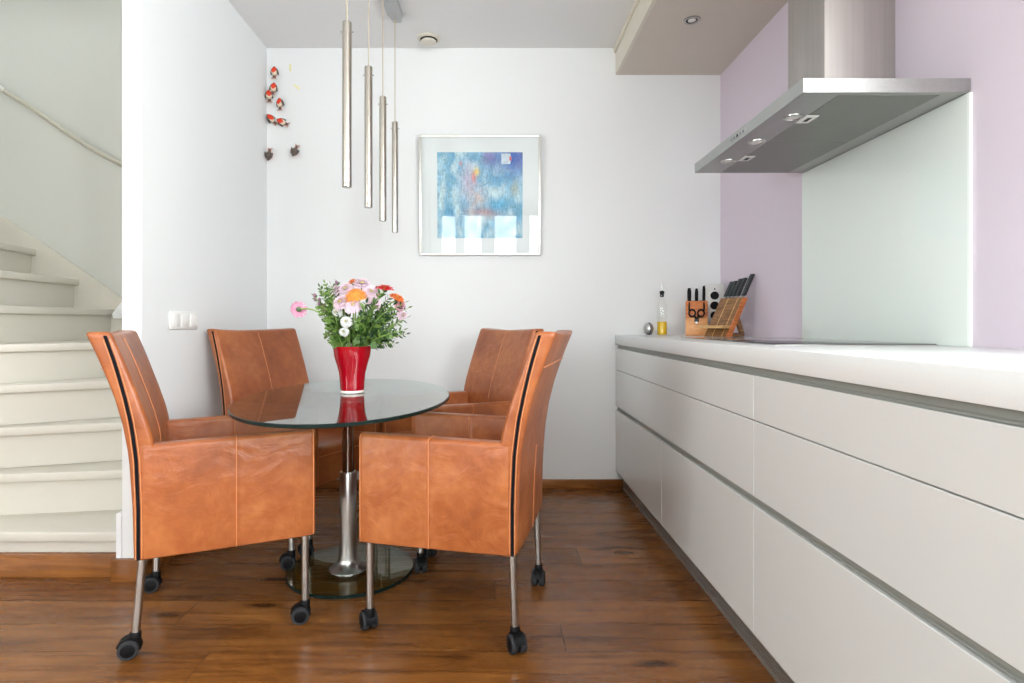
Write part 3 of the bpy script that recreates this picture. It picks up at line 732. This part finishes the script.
# two broad leaves at the rim
for (x, y, s) in ((374, 345, 1), (357, 341, -1)):
    p = PX(x, y, -.065); o = MB(); q = Vector((0, 0, 0)); base = Vector((VX, VY, TH+.10))
    l = lip(p); o.mi = 0; o.tube([Vector((0, 0, 0)), l-base, p-base+Vector((0, 0, .01))], .0015, 6)
    o.mi = 1
    c = p-base; w = .015; h = .03
    pts = [c+Vector((0, 0, h*.6)), c+Vector((w*.8, -.004, h*.3)), c+Vector((w, -.006, -.004)), c+Vector((w*.4, -.004, -h*.45)), c+Vector((-w*.5, -.002, -h*.5)), c+Vector((-w, 0, -.002)), c+Vector((-w*.7, 0, h*.35))]
    ctr = c+Vector((0, .004, 0))
    for i in range(7): o.poly([ctr, pts[i], pts[(i+1) % 7]])
    ob = o.build('broad_leaf', [m_stem, m_leaf], smooth=80, recalc=False); ob.location = base
    tag(ob, 'broad green leaf hanging over the %s of the red vase rim' % ('right' if s > 0 else 'middle'), 'greenery')

# ------------------------------------------------------------------ pendant lamp
PXX = -.527
pd = thing('pendant_lamp', 'four slim metal tube pendants hanging in a row from a grey ceiling bar', 'lamp', (PXX, 2.62, H))
m = MB(); m.prism([(-.036, -.64, -.032), (.036, -.64, -.032), (.042, .50, -.032), (.030, .555, -.032), (-.014, .545, -.032), (-.036, .47, -.032)], (0, 0, .031), .003)
m.build('ceiling_bar', m_barm, pd)
for k, Y in enumerate((2.10, 2.466, 2.79, 3.14)):
    y = Y-2.62
    m = MB(); m.tube([(0, y, -.587), (0, y, -.03)], .0026, 8); m.lathe([(.006, -.046), (.007, -.032)], 14, Matrix.Translation((0, y, 0)))
    m.build('cord', m_cord, pd)
    m = MB(); M = Matrix.Translation((0, y, 0))
    r = .0172
    m.lathe([(r-.002, -1.187), (r, -1.186), (r, -1.176), (r-.0008, -1.175), (r-.0008, -1.174), (r, -1.173), (r, -.589), (r-.0015, -.587)], 32, M)
    m.tube([(-r-.006, y, -.622), (r+.006, y, -.622)], .0022, 8)
    m.build('lamp_tube', m_nickel, pd)

# ------------------------------------------------------------------ ceiling valve, soffit downlight
t = thing('ventilation_valve', 'round cream ventilation valve on the ceiling near the back wall', 'vent', (-.373, 3.40, H))
m = MB(); m.lathe([(.068, -.0005), (.068, -.006), (.062, -.012), (.052, -.014), (.050, -.006), (.050, -.0005)], 40); m.build('ring', m_valve, t)
m = MB(); m.lathe([(.0, -.034), (.030, -.033), (.043, -.027), (.045, -.021), (.040, -.017), (.012, -.010), (.012, -.001)], 40, cap0=False); m.build('disc', m_valve, t)
m = MB(); m.lathe([(.0495, -.003), (.0495, -.0045)], 30); m.build('shadow_gap', m_dark, t)
t = thing('recessed_downlight', 'small round chrome downlight set into the beige soffit', 'light', (.998, 2.886, 2.518))
m = MB(); m.lathe([(.040, .0), (.0405, -.004), (.037, -.006), (.031, -.005), (.027, -.0005)], 40, cap0=False, cap1=False); m.build('rim', m_steel, t)
m = MB(); m.lathe([(.031, -.001), (.031, -.0022)], 32); m.build('shade_ring', m_dark, t)
m = MB(); m.lathe([(.0, -.0052), (.012, -.005), (.019, -.0035), (.020, -.0023)], 32, cap0=False); m.build('lens', m_lens, t)

# ------------------------------------------------------------------ picture
fr = thing('framed_picture', 'square abstract blue print in a thin silver frame on the back wall', 'picture', (-.073, 3.5035, 1.779)); fr.rotation_euler = (R(2.1), 0, 0)
hw, hh, ft = .366, .360, .012
m = MB()
m.box(-hw, hw, -.016, .006, hh-ft, hh, .002); m.box(-hw, hw, -.016, .006, -hh, -hh+ft, .002)
m.box(-hw, -hw+ft, -.016, .006, -hh, hh, .002); m.box(hw-ft, hw, -.016, .006, -hh, hh, .002)
m.build('frame', m_silver, fr)
m = MB(); m.box(-hw+.006, hw-.006, -.006, .004, -hh+.006, hh-.006); m.build('mount', m_mat, fr, smooth=0)
# print painted as colours of a fine grid
N = 150
me = bpy.data.meshes.new('print'); s0 = .258
vs = [(-s0+2*s0*i/N, -.0068, -s0+2*s0*j/N) for j in range(N+1) for i in range(N+1)]
fs = [(j*(N+1)+i, j*(N+1)+i+1, (j+1)*(N+1)+i+1, (j+1)*(N+1)+i) for j in range(N) for i in range(N)]
me.from_pydata(vs, [], fs)
ca = me.color_attributes.new('paint', 'FLOAT_COLOR', 'POINT')
def mixc(a, b_, t): t = max(0, min(1, t)); return [a[i]+(b_[i]-a[i])*t for i in range(3)]
def blob(u, v, cu, cv, ru, rv): return math.exp(-((u-cu)/ru)**2-((v-cv)/rv)**2)
def nz(u, v, s, k=0): return mnoise.noise(Vector((u*s, v*s, k)))
data = []
for j in range(N+1):
    for i in range(N+1):
        u, v_ = i/N, j/N
        wu = u+.03*nz(u, v_, 6, 3); wv = v_+.03*nz(u, v_, 6, 9)
        c = list(s2l((140, 190, 214))[:3])
        c = mixc(c, s2l((92, 160, 198)), .45+1.1*nz(wu*1.5, wv, 5, 1))
        c = mixc(c, s2l((196, 222, 228)), .2+1.2*nz(wu, wv*.6, 11, 5))
        c = mixc(c, s2l((48, 84, 176)), .95*blob(wu, wv, .93, .93, .24, .20)+.5*blob(wu, wv, .63, .93, .1, .12))
        c = mixc(c, s2l((128, 110, 176)), .7*blob(wu, wv, .60, .93, .07, .08))
        c = mixc(c, s2l((188, 170, 196)), .75*blob(wu, wv, .36, .68, .09, .2))
        c = mixc(c, s2l((214, 176, 166)), .7*blob(wu, wv, .46, .45, .12, .16)*(0.7+.8*nz(u, v_, 14, 2)))
        c = mixc(c, s2l((236, 206, 96)), 1.0*blob(wu, wv, .46, .76, .035, .05))
        c = mixc(c, s2l((228, 120, 106)), .9*blob(wu, wv, .43, .70, .02, .06)+.8*blob(wu, wv, .27, .87, .015, .02))
        c = mixc(c, s2l((196, 126, 110)), .6*blob(wu, wv, .55, .30, .2, .05))
        c = mixc(c, s2l((60, 168, 214)), .7*blob(wu, wv, .72, .38, .1, .08))
        c = mixc(c, s2l((150, 152, 124)), .7*blob(wu, wv, .92, .58, .04, .08))
        c = mixc(c, s2l((70, 130, 160)), .7*max(0, 1-abs(((u-.5)**2/.02+(v_-.78)**2/.03)-1)*6)*(u > .5))
        if .75 < u < .86 and .86 < v_ < .985: c = list(s2l((206, 220, 232))[:3])
        if .845 < u < .87 and .90 < v_ < .95: c = list(s2l((206, 90, 90))[:3])
        if u < .1 and .55 < v_ < .78 and (abs(((v_*16) % 1)-.5) < abs(((u*12) % 1)-.5)*.5+.08): c = mixc(c, s2l((180, 215, 228)), .5)
        if .22 < u < .32 and .1 < v_ < .32 and (((u*40) % 1) < .16 or ((v_*30) % 1) < .16): c = mixc(c, s2l((205, 220, 226)), .6)
        g = 1+.35*nz(u*1.2, v_*.25, 60, 4)+.25*nz(u, v_, 40, 8)
        data += [max(0, min(1, x*g)) for x in c]+[1]
ca.data.foreach_set('color', data)
M = Mat('abstract_print'); at = M.N('ShaderNodeAttribute', attribute_name='paint'); M.L(at.outputs['Color'], M.p.inputs['Base Color']); M.p.inputs['Roughness'].default_value = .8
me.materials.append(M.m); o = bpy.data.objects.new('print', me); COL.objects.link(o); o.parent = fr
m = MB(); m.box(-hw+ft*.6, hw-ft*.6, -.0125, -.0105, -hh+ft*.6, hh-ft*.6); m.build('glass_pane', m_picglass, fr, smooth=0)

# ------------------------------------------------------------------ wall birds and stickers
def bird():
    t = thing('bird_figurine', '', 'bird figurine')
    m = MB(); bm2 = bmesh.new(); bmesh.ops.create_uvsphere(bm2, u_segments=20, v_segments=16, radius=1)
    for v_ in bm2.verts:
        x, y, z = v_.co; k = (1-.38*max(0, z))
        v_.co = Vector((x*.0165*k, y*.0165*k, z*.025))
    s_ = m; n0 = 0
    for grp in range(3):
        pass
    vm = {v_: m.b.verts.new(v_.co) for v_ in bm2.verts}
    for f in bm2.faces:
        c = f.calc_center_median(); nf_ = m.b.faces.new([vm[q] for q in f.verts])
        if c.z > .0195: nf_.material_index = 0
        elif c.y < -.004 and c.z > -.017+.02*abs(c.x)/.0165: nf_.material_index = 1
        elif c.y < .000 and c.z <= .0: nf_.material_index = 2
        else: nf_.material_index = 0
    bm2.free()
    m.build('body', [m_bback, m_bred, m_bcream], t, smooth=80)
    m = MB(); m.lathe([(.0025, 0), (.0, .007)], 8, Matrix.Translation((0, -.012, .014)) @ Matrix.Rotation(R(95), 4, 'X')); m.build('beak', m_black, t)
    for s in (-1, 1):
        m = MB(); m.ball((s*.0155, .004, -.002), .0045, .012, .018, Matrix.Rotation(R(-s*14), 4, 'Y')); m.build('wing', m_bback, t)
        m = MB(); m.tube([(s*.006, 0, -.020), (s*.0075, -.001, -.042), (s*.0075, -.010, -.044)], .0019, 6); m.tube([(s*.0075, -.001, -.042), (s*.014, -.007, -.044)], .0016, 6); m.build('leg', m_bleg, t)
    m = MB(); m.box(-.006, .006, .004, .007, -.040, -.010, .001, M=Matrix.Rotation(R(-14), 4, 'X')); m.build('tail', m_bback, t)
    return t
def WP(x, y, Y=3.500): return Vector(((x-492)/578*Y, Y, 1-(y-324)/578*Y))
b0 = bird()
spots = [((274.3, 71), (0, 0, 0), 'small red-breasted bird figurine on the wall, topmost of the cluster'),
         ((273.6, 87), (0, R(8), R(10)), 'small red-breasted bird figurine, second from the top, in the wall corner'),
         ((268.8, 94.5), (0, R(-6), R(25)), 'small red-breasted bird figurine leaning left just below the second one'),
         ((279.8, 102.5), (0, R(-4), R(-15)), 'small red-breasted bird figurine fourth down, set a little to the right'),
         ((270.5, 118), (0, R(-48), R(40)), 'bird figurine lying with its red breast to the left on the wall corner'),
         ((281, 121.5), (0, R(-66), R(10)), 'bird figurine lying beside another with its grey tail to the right'),
         ((266.8, 156), (0, R(172), R(180)), 'grey bird figurine hanging upside down, the left one of the lowest two'),
         ((294.3, 152), (0, R(158), R(190)), 'grey bird figurine hanging upside down, the right one of the lowest two')]
for k, (xy, rot, lb) in enumerate(spots):
    o = b0 if k == 0 else copy_tree(b0)
    o.location = WP(*xy); o.rotation_euler = rot; o['label'] = lb; o['group'] = 'bird figurines in the wall corner'
    if xy[0] < 268: o.location.x = -1.352
    s = 1.12; o.scale = (s, s, s)
for (x, y, a, lb) in ((290.3, 67.8, 0, 'upright pale yellow sticker strip right of the topmost bird'), (296.8, 87, -52, 'slanted pale yellow sticker strip right of the birds')):
    m = MB(); m.box(-.007, .007, -.0008, .0, -.022, .022, 0); o = m.build('sticker', m_yellow, smooth=0)
    o.location = WP(x, y, YB-.0002); o.rotation_euler = (0, R(a), 0); tag(o, lb, 'sticker')

# ------------------------------------------------------------------ light switch on partition
t = thing('light_switch', 'white three-part light switch and socket plate on the partition wall', 'switch', (XP1, 2.566, 1.015))
m = MB(); m.box(0.0003, .010, -.113, .113, -.0385, .0385, .004, 3); m.build('cover_plate', m_plastic, t)
for k, y in enumerate((-.072, 0, .072)):
    m = MB(); w = .028
    m.box(.008, .0125+.001*(k == 2), y-w, y+w, -.028, .028, .002); m.build('rocker', m_plastic, t)

# ------------------------------------------------------------------ kitchen
CX, CT = .753, .934
w = MB(); w.box(CX-.004, XR-.001, -.55, YB-.001, .876, CT, .0025)
o = w.build('worktop', m_top); tag(o, 'long thick white kitchen worktop along the lilac wall', 'worktop')
def cabinet(y0, y1, label, splits):
    t = thing('base_cabinet', label, 'cabinet', (CX, (y0+y1)/2, .0), 0, 'handleless base cabinets under the worktop')
    a, c = y0-(y0+y1)/2, y1-(y0+y1)/2
    m = MB()
    m.box(.022, XR-.004-CX, a+.0005, c-.0005, .107, .852)
    m.box(.040, XR-.004-CX, a+.0005, c-.0005, .852, .8755)
    m.build('body', m_cab, t, smooth=0)
    for (z0, z1) in ((.852, .8755), (.480, .5025)):
        m = MB(); m.prism([(.010, a, z0+.001), (.039, a, z0+.001), (.039, a, z1), (.020, a, z1), (.018, a, z1-.003), (.014, a, z0+.008), (.010, a, z0+.005)], (0, c-a, 0))
        m.build('handle_channel', m_alu, t, smooth=0)
    g = .0013
    for (z0, z1) in ((.7242, .852), (.5040, .7212)):
        m = MB(); m.box(0, .0195, a+g, c-g, z0, z1, .0012, 1); m.build('drawer', m_cab, t, smooth=30)
    ed = [a]+[s-(y0+y1)/2 for s in splits]+[c]
    for p, q in zip(ed, ed[1:]):
        m = MB(); m.box(0, .0195, p+g, q-g, .1070, .4785, .0012, 1); m.build('drawer', m_cab, t, smooth=30)
    return t
cabinet(1.664, YB-.002, 'pale grey base cabinet nearest the back wall, with two lower fronts', [2.568])
cabinet(-.20, 1.664, 'pale grey base cabinet nearest the viewer at the right edge', [.70])
m = MB()
prof = [(.795, 0)]
for k in range(9):
    z = .012+k*.0098; prof += [(.795, z), (.795, z+.0068), (.799, z+.0070), (.799, z+.0094)]
prof += [(.795, .1055), (.815, .1055), (.815, 0)]
m.prism([(x, -.5, z) for x, z in prof], (0, YB-.018+.5, 0))
o = m.build('plinth', m_plinth, smooth=0); tag(o, 'ribbed dark metal plinth strip under the kitchen cabinets', 'plinth')
# hob
t = thing('hob', 'black glass induction hob set flat in the worktop', 'hob', (1.12, 2.24, CT))
m = MB(); m.box(-.245, .258, -.45, .44, .0001, .0045, .0018, 2); m.build('glass_plate', m_hob, t)
m = MB(); m.box(-.248, .261, -.453, .443, .00005, .0022, .0005, 1); m.build('rim', m_steel, t)
for (x, y, r) in ((-.11, -.24, .09), (-.10, .22, .105), (.12, -.22, .105), (.13, .24, .08)):
    m = MB(); m.torus((x, y, .0045), r, .0004, n=48, m=4); m.build('cooking_zone', m_mark, t)
# splashback
m = MB(); m.box(XR-.009, XR-.0005, 1.684, 2.581, CT+.0005, 1.6725, .0008, 1)
m.mi = 1; m.box(XR-.0095, XR-.0005, 1.6745, 1.6838, CT+.0005, 1.6725)
o = m.build('glass_splashback', [m_mint, m_edge], smooth=0); tag(o, 'pale mint glass splashback on the lilac wall under the hood', 'splashback')
# hood
hd = thing('cooker_hood', 'stainless steel cooker hood mounted on the lilac wall above the hob', 'cooker hood', (XR, 2.131, 1.6735))
hx = .488
m = MB()
m.box(-hx, -.0005, -.45, .45, .0, .042, .0008, 1)
m.build('canopy', m_steelh, hd)
m = MB(); m.box(-.245, -.0005, -.136, .111, .0425, .9, .0015, 2); m.build('chimney', m_steelv, hd)
for k, (a, c) in enumerate(((-.432, -.004), (.002, .432))):
    m = MB(); m.box(-.375, -.075, a, c, -.0012, .0025, .0015, 1); 
    fo = m.build('grease_filter', m_filter, hd)
    m = MB(); yc = -.235 if k == 0 else .215
    m.box(-.383, -.338, yc-.035, yc+.035, -.0035, -.0006, .0012, 1); m.mi = 1; m.box(-.366, -.352, yc-.017, yc+.017, -.0042, -.0034)
    m.build('filter_handle', [m_lens, m_dark], fo)
for y in (-.251, .004, .257):
    m = MB(); m.lathe([(.0, -.0030), (.019, -.003), (.021, -.0015)], 28, Matrix.Translation((-.415, y, 0)), cap0=False)
    l = m.build('hood_light', m_lens, hd)
    m = MB(); m.lathe([(.0215, .003), (.0215, -.001), (.024, -.0045), (.030, -.003), (.031, .003)], 32, Matrix.Translation((-.415, y, 0)), cap0=False, cap1=False)
    m.build('bezel', m_steel, l)
for k, y in enumerate((-.05, -.025, 0, .025, .05)):
    m = MB(); m.lathe([(.0055, 0), (.0055, .0025), (.0045, .0032)], 16, Matrix.Translation((-hx+.0005, y, .021)) @ Matrix.Rotation(R(-90), 4, 'Y'))
    m.build('button', m_black if k == 2 else m_chrome, hd)
m = MB(); m.box(-hx-.0008, -hx+.002, -.070, .070, .010, .032, .0003, 1); m.build('control_strip', m_steelh, hd)

# ------------------------------------------------------------------ things on the worktop
# oil bottle
t = thing('oil_bottle', 'tall clear glass bottle with yellow oil and a steel pourer', 'bottle', (1.000, 3.40, CT))
m = MB(); m.lathe([(.026, .001), (.029, .004), (.029, .165), (.027, .18), (.017, .205), (.0125, .222), (.012, .243), (.0135, .245)], 36, cap1=False); m.build('glass_body', m_clear, t, smooth=60)
m = MB(); m.lathe([(.027, .004), (.0272, .078), (.0265, .080)], 32); m.build('oil', m_oil, t)
m = MB(); m.lathe([(.011, .225), (.0115, .245), (.0135, .247), (.0135, .256), (.008, .262)], 24); m.build('stopper', m_black, t)
m = MB(); m.tube([(0, 0, .26), (0, 0, .285), (-.003, 0, .301)], [.0045, .004, .0035], 12); m.build('pourer', m_steel, t)
# timer
t = thing('kitchen_timer', 'small round steel kitchen timer left of the oil bottle', 'timer', (.917, 3.385, CT))
m = MB(); m.ball((0, 0, .0385), .028, .036, .0385, Matrix.Rotation(R(12), 4, 'Z')); m.build('shell', m_steel, t, smooth=80)
m = MB(); m.torus((-.004, -.002, .0385), .0345, .0032, Matrix.Rotation(R(12), 4, 'Z') @ Matrix.Rotation(R(90), 4, 'Y')); m.build('ring', m_black, t)
# upright block with scissors
KY = 3.34
KB = thing('knife_block', 'upright orange wooden knife block with black handles beside the oil bottle', 'knife block', (1.182, KY, CT), R(-19.5)); t = KB
MB_ = Matrix.Translation((1.182, KY, CT)) @ Matrix.Rotation(R(-19.5), 4, 'Z')
m = MB(); m.mi = 0; m.prism([(-.060, -.03, .0005), (-.060, .07, .0005), (-.060, .085, .205), (-.060, -.012, .198)], (.120, 0, 0), .003)
m.mi = 1; m.prism([(-.060, -.045, .0005), (-.060, -.028, .0005), (-.060, -.020, .105), (-.060, -.034, .100)], (.120, 0, 0), .002)
m.build('block', [m_beech, m_beechl], t)
m = MB(); m.tube([(-.003, -.0448, .052), (.004, -.0444, .060), (.001, -.0442, .066), (-.006, -.0443, .064)], .0012, 6); m.build('maker_mark', m_acacia, t)
for k, (x, z0, z1, r) in enumerate(((-.040, .19, .275, .0105), (.0, .165, .272, .009), (.040, .15, .287, .008))):
    kn = thing('kitchen_knife', ['black handled knife at the left of the upright block', 'black handled knife in the middle of the upright block', 'black handled knife at the right of the upright block'][k], 'knife', MB_ @ Vector((x, .012, 0)), R(-19.5), 'knives in the upright block')
    m = MB(); m.tube([(0, 0, z0), (0, 0, z0+.02), (0, 0, z1-.02), (0, 0, z1)], [r*.8, r, r*1.08, r*.7], 12); m.build('handle', m_black, kn)
    m = MB(); m.box(-.001, .001, -.010, .010, z0-.08, z0+.001); m.build('blade', m_steel, kn)
sc_o = thing('kitchen_scissors', 'black handled scissors hanging on the front of the upright block', 'scissors', MB_ @ Vector((0, -.035, 0)), R(-19.5))
M90x = Matrix.Rotation(R(90), 4, 'X')
m = MB()
for s in (-1, 1):
    m.torus((s*.024, -.006, .128), .017, .0045, M90x, sy=1.15)
    m.tube([(s*.010, -.006, .112), (s*.004, -.006, .098), (s*.001, -.006, .088)], .005, 8)
    m.tube([(s*.038, -.004, .135), (s*.041, -.003, .16), (s*.040, .004, .19)], [.0045, .005, .004], 8)
m.build('handles', m_black, sc_o)
m = MB(); m.box(-.012, .012, -.012, -.004, .078, .096, .003); m.build('pivot', m_handle, sc_o)
m = MB(); m.box(-.006, .006, -.0105, -.0085, .066, .080, .0005); m.build('blades', m_steel, sc_o)
# metal box with three round holes
t = thing('metal_holder', 'upright silver box with three round black openings behind the knife blocks', 'holder', (1.308, 3.400, CT), R(-14))
m = MB(); m.box(-.053, .053, -.03, .035, .0005, .300, .003); m.build('case', m_steel if False else simple('matt_silver_case', (0.55, 0.54, 0.52), .45, .35), t)
for z in (.232, .174, .116):
    m = MB(); m.lathe([(.0, .0010), (.019, .0010), (.021, .003), (.0235, .0028), (.024, 0)], 32, Matrix.Translation((-.002, -.030, z)) @ M90x, cap0=False); m.build('opening', m_black, t)
m = MB(); m.lathe([(.005, 0), (.005, .0015)], 16, Matrix.Translation((-.002, -.030, .270)) @ M90x); m.build('lamp_dot', m_handle, t)
# leaning magnetic knife board
nrm = Vector((-.85, -.527, 0)); u = Vector((.527, -.85, 0)); up = Vector((.117, .073, .203)).normalized()
org = Vector((1.112, 3.03, CT+.001))
t = thing('leaning_knife_block', 'slanted striped wooden knife block with a ledge, in front of the silver box', 'knife block', org)
thk = -nrm*.045
def slab(u0, u1, h0, h1, v0, v1, mi, m, bev=.0015):
    # parallelepiped leaning back; bottom cut level
    t_ = bmesh.new(); P = []
    for vv in (v0, v1):
        for (uu, hh_) in ((u0, h0), (u1, h0), (u1, h1), (u0, h1)): P.append(t_.verts.new(u*uu+up*hh_+(-nrm)*vv))
    for f in ((0, 1, 2, 3), (7, 6, 5, 4), (0, 4, 5, 1), (1, 5, 6, 2), (2, 6, 7, 3), (3, 7, 4, 0)): t_.faces.new([P[i] for i in f])
    bmesh.ops.recalc_face_normals(t_, faces=list(t_.faces))
    m.mi = mi; m.merge(t_)
m = MB(); HB = .245; wd = .130
for k, (a, c, mi) in enumerate(((0, .045, 0), (.045, .050, 1), (.050, .102, 0), (.102, .107, 1), (.107, wd, 0))):
    slab(a, c, .0, HB, .0, .038, mi, m)
slab(wd, wd+.006, 0, HB, 0, .038, 2, m)
m.build('board', [m_acacia, m_acl, m_beech], t, smooth=0)
m = MB(); slab(-.02, wd+.0, .052, .070, -.055, -.001, 0, m); m.build('ledge', m_acl, t, smooth=0)
m = MB(); e = u*(wd*.35)+(-nrm)*.06
m.prism([u*.03+(-nrm)*.05, u*.12+(-nrm)*.05, u*.12+(-nrm)*.17, u*.03+(-nrm)*.17], (0, 0, .018), .002)
m.prism([u*.11+up*.14+(-nrm)*.04, u*.11+(-nrm)*.165+Vector((0, 0, .016)), u*.11+(-nrm)*.135+Vector((0, 0, .016)), u*.11+up*.10+(-nrm)*.04], u*.012, .001)
m.build('support_foot', m_acacia, t)
for k, (uu, vv, ln) in enumerate(((.012, .02, .100), (.034, .02, .103), (.058, .02, .116), (.082, .02, .120), (.118, .018, .142))):
    nm = ['first', 'second', 'third', 'fourth', 'rightmost'][k]
    p = org+u*uu+up*HB+(-nrm)*vv
    kn = thing('kitchen_knife', ['grey handled knife at the left end of the slanted block', 'grey handled knife second from the left in the slanted block', 'grey handled knife in the middle of the slanted block', 'grey handled knife second from the right in the slanted block', 'tallest grey handled knife at the right end of the slanted block'][k], 'knife', p, 0, 'knives in the slanted block')
    Mk = Matrix((u.to_4d(), nrm.to_4d(), up.to_4d(), (0, 0, 0, 1))).transposed(); Mk.col[3] = (0, 0, 0, 1)
    for q in range(3): Mk[3][q] = 0
    m = MB(); m.box(-.0085, .0085, -.012, .012, .012, .012+ln, .003, 2, Mk); m.build('handle', m_handle, kn)
    m = MB(); m.box(-.005, .005, -.009, .009, .001, .013, .001, 1, Mk); m.build('bolster', m_steel, kn)
    
# ------------------------------------------------------------------ light
w = bpy.data.worlds.new('sky'); sc.world = w; w.use_nodes = True
bg = w.node_tree.nodes['Background']; bg.inputs[0].default_value = (0.965, 0.993, 0.995, 1); bg.inputs[1].default_value = 12.0
def area(name, loc, rot, sx, sy, power=0, portal=False, col=(1, 1, 1)):
    l = bpy.data.lights.new(name, 'AREA'); l.shape = 'RECTANGLE'; l.size = sx; l.size_y = sy; l.energy = power; l.color = col
    if portal: l.cycles.is_portal = True
    o = bpy.data.objects.new(name, l); COL.objects.link(o); o.location = loc; o.rotation_euler = rot
    return o
for k, (a, c, z0, z1) in enumerate(WIN):
    area('daylight_portal', ((a+c)/2, YF-.13, (z0+z1)/2), (R(90), 0, 0), c-a, z1-z0, 1, True)
area('added_top_fill_portal', ((XL+.65+XP0-.55)/2, (YP+YB)/2, HS+.12), (0, 0, 0), XP0-.55-XL-.65, YB-YP-.7, 1, True)  # serves the added roof opening above the stairs
area('added_right_fill_portal', (XR+.125, (SW[0]+SW[1])/2, (SW[2]+SW[3])/2), (0, R(90), 0), SW[3]-SW[2], SW[1]-SW[0], 1, True)  # fill through the added opening on the right

area('added_left_fill_portal', (XL-.125, (LW[0]+LW[1])/2, (LW[2]+LW[3])/2), (0, R(-90), 0), LW[3]-LW[2], LW[1]-LW[0], 1, True)  # fill through the added opening on the left
# ------------------------------------------------------------------ camera and view
cam = bpy.data.cameras.new('camera'); co = bpy.data.objects.new('camera', cam); COL.objects.link(co)
cam.sensor_width = 36; cam.lens = 578/1024*36; cam.shift_x = 20/1024; cam.shift_y = -17.5/1024; cam.clip_start = .02
co.location = (0, 0, 1.0); co.rotation_euler = (R(90), 0, 0)
sc.camera = co
vs_ = sc.view_settings; vs_.view_transform = 'Standard'; vs_.look = 'None'; vs_.exposure = 0.45; vs_.gamma = 1; vs_.use_curve_mapping = False
sc.cycles.use_denoising = True
sc.cycles.max_bounces = 14; sc.cycles.diffuse_bounces = 8; sc.cycles.glossy_bounces = 6; sc.cycles.transparent_max_bounces = 16
sc.cycles.sample_clamp_indirect = 8
sc.cycles.caustics_reflective = False; sc.cycles.caustics_refractive = False
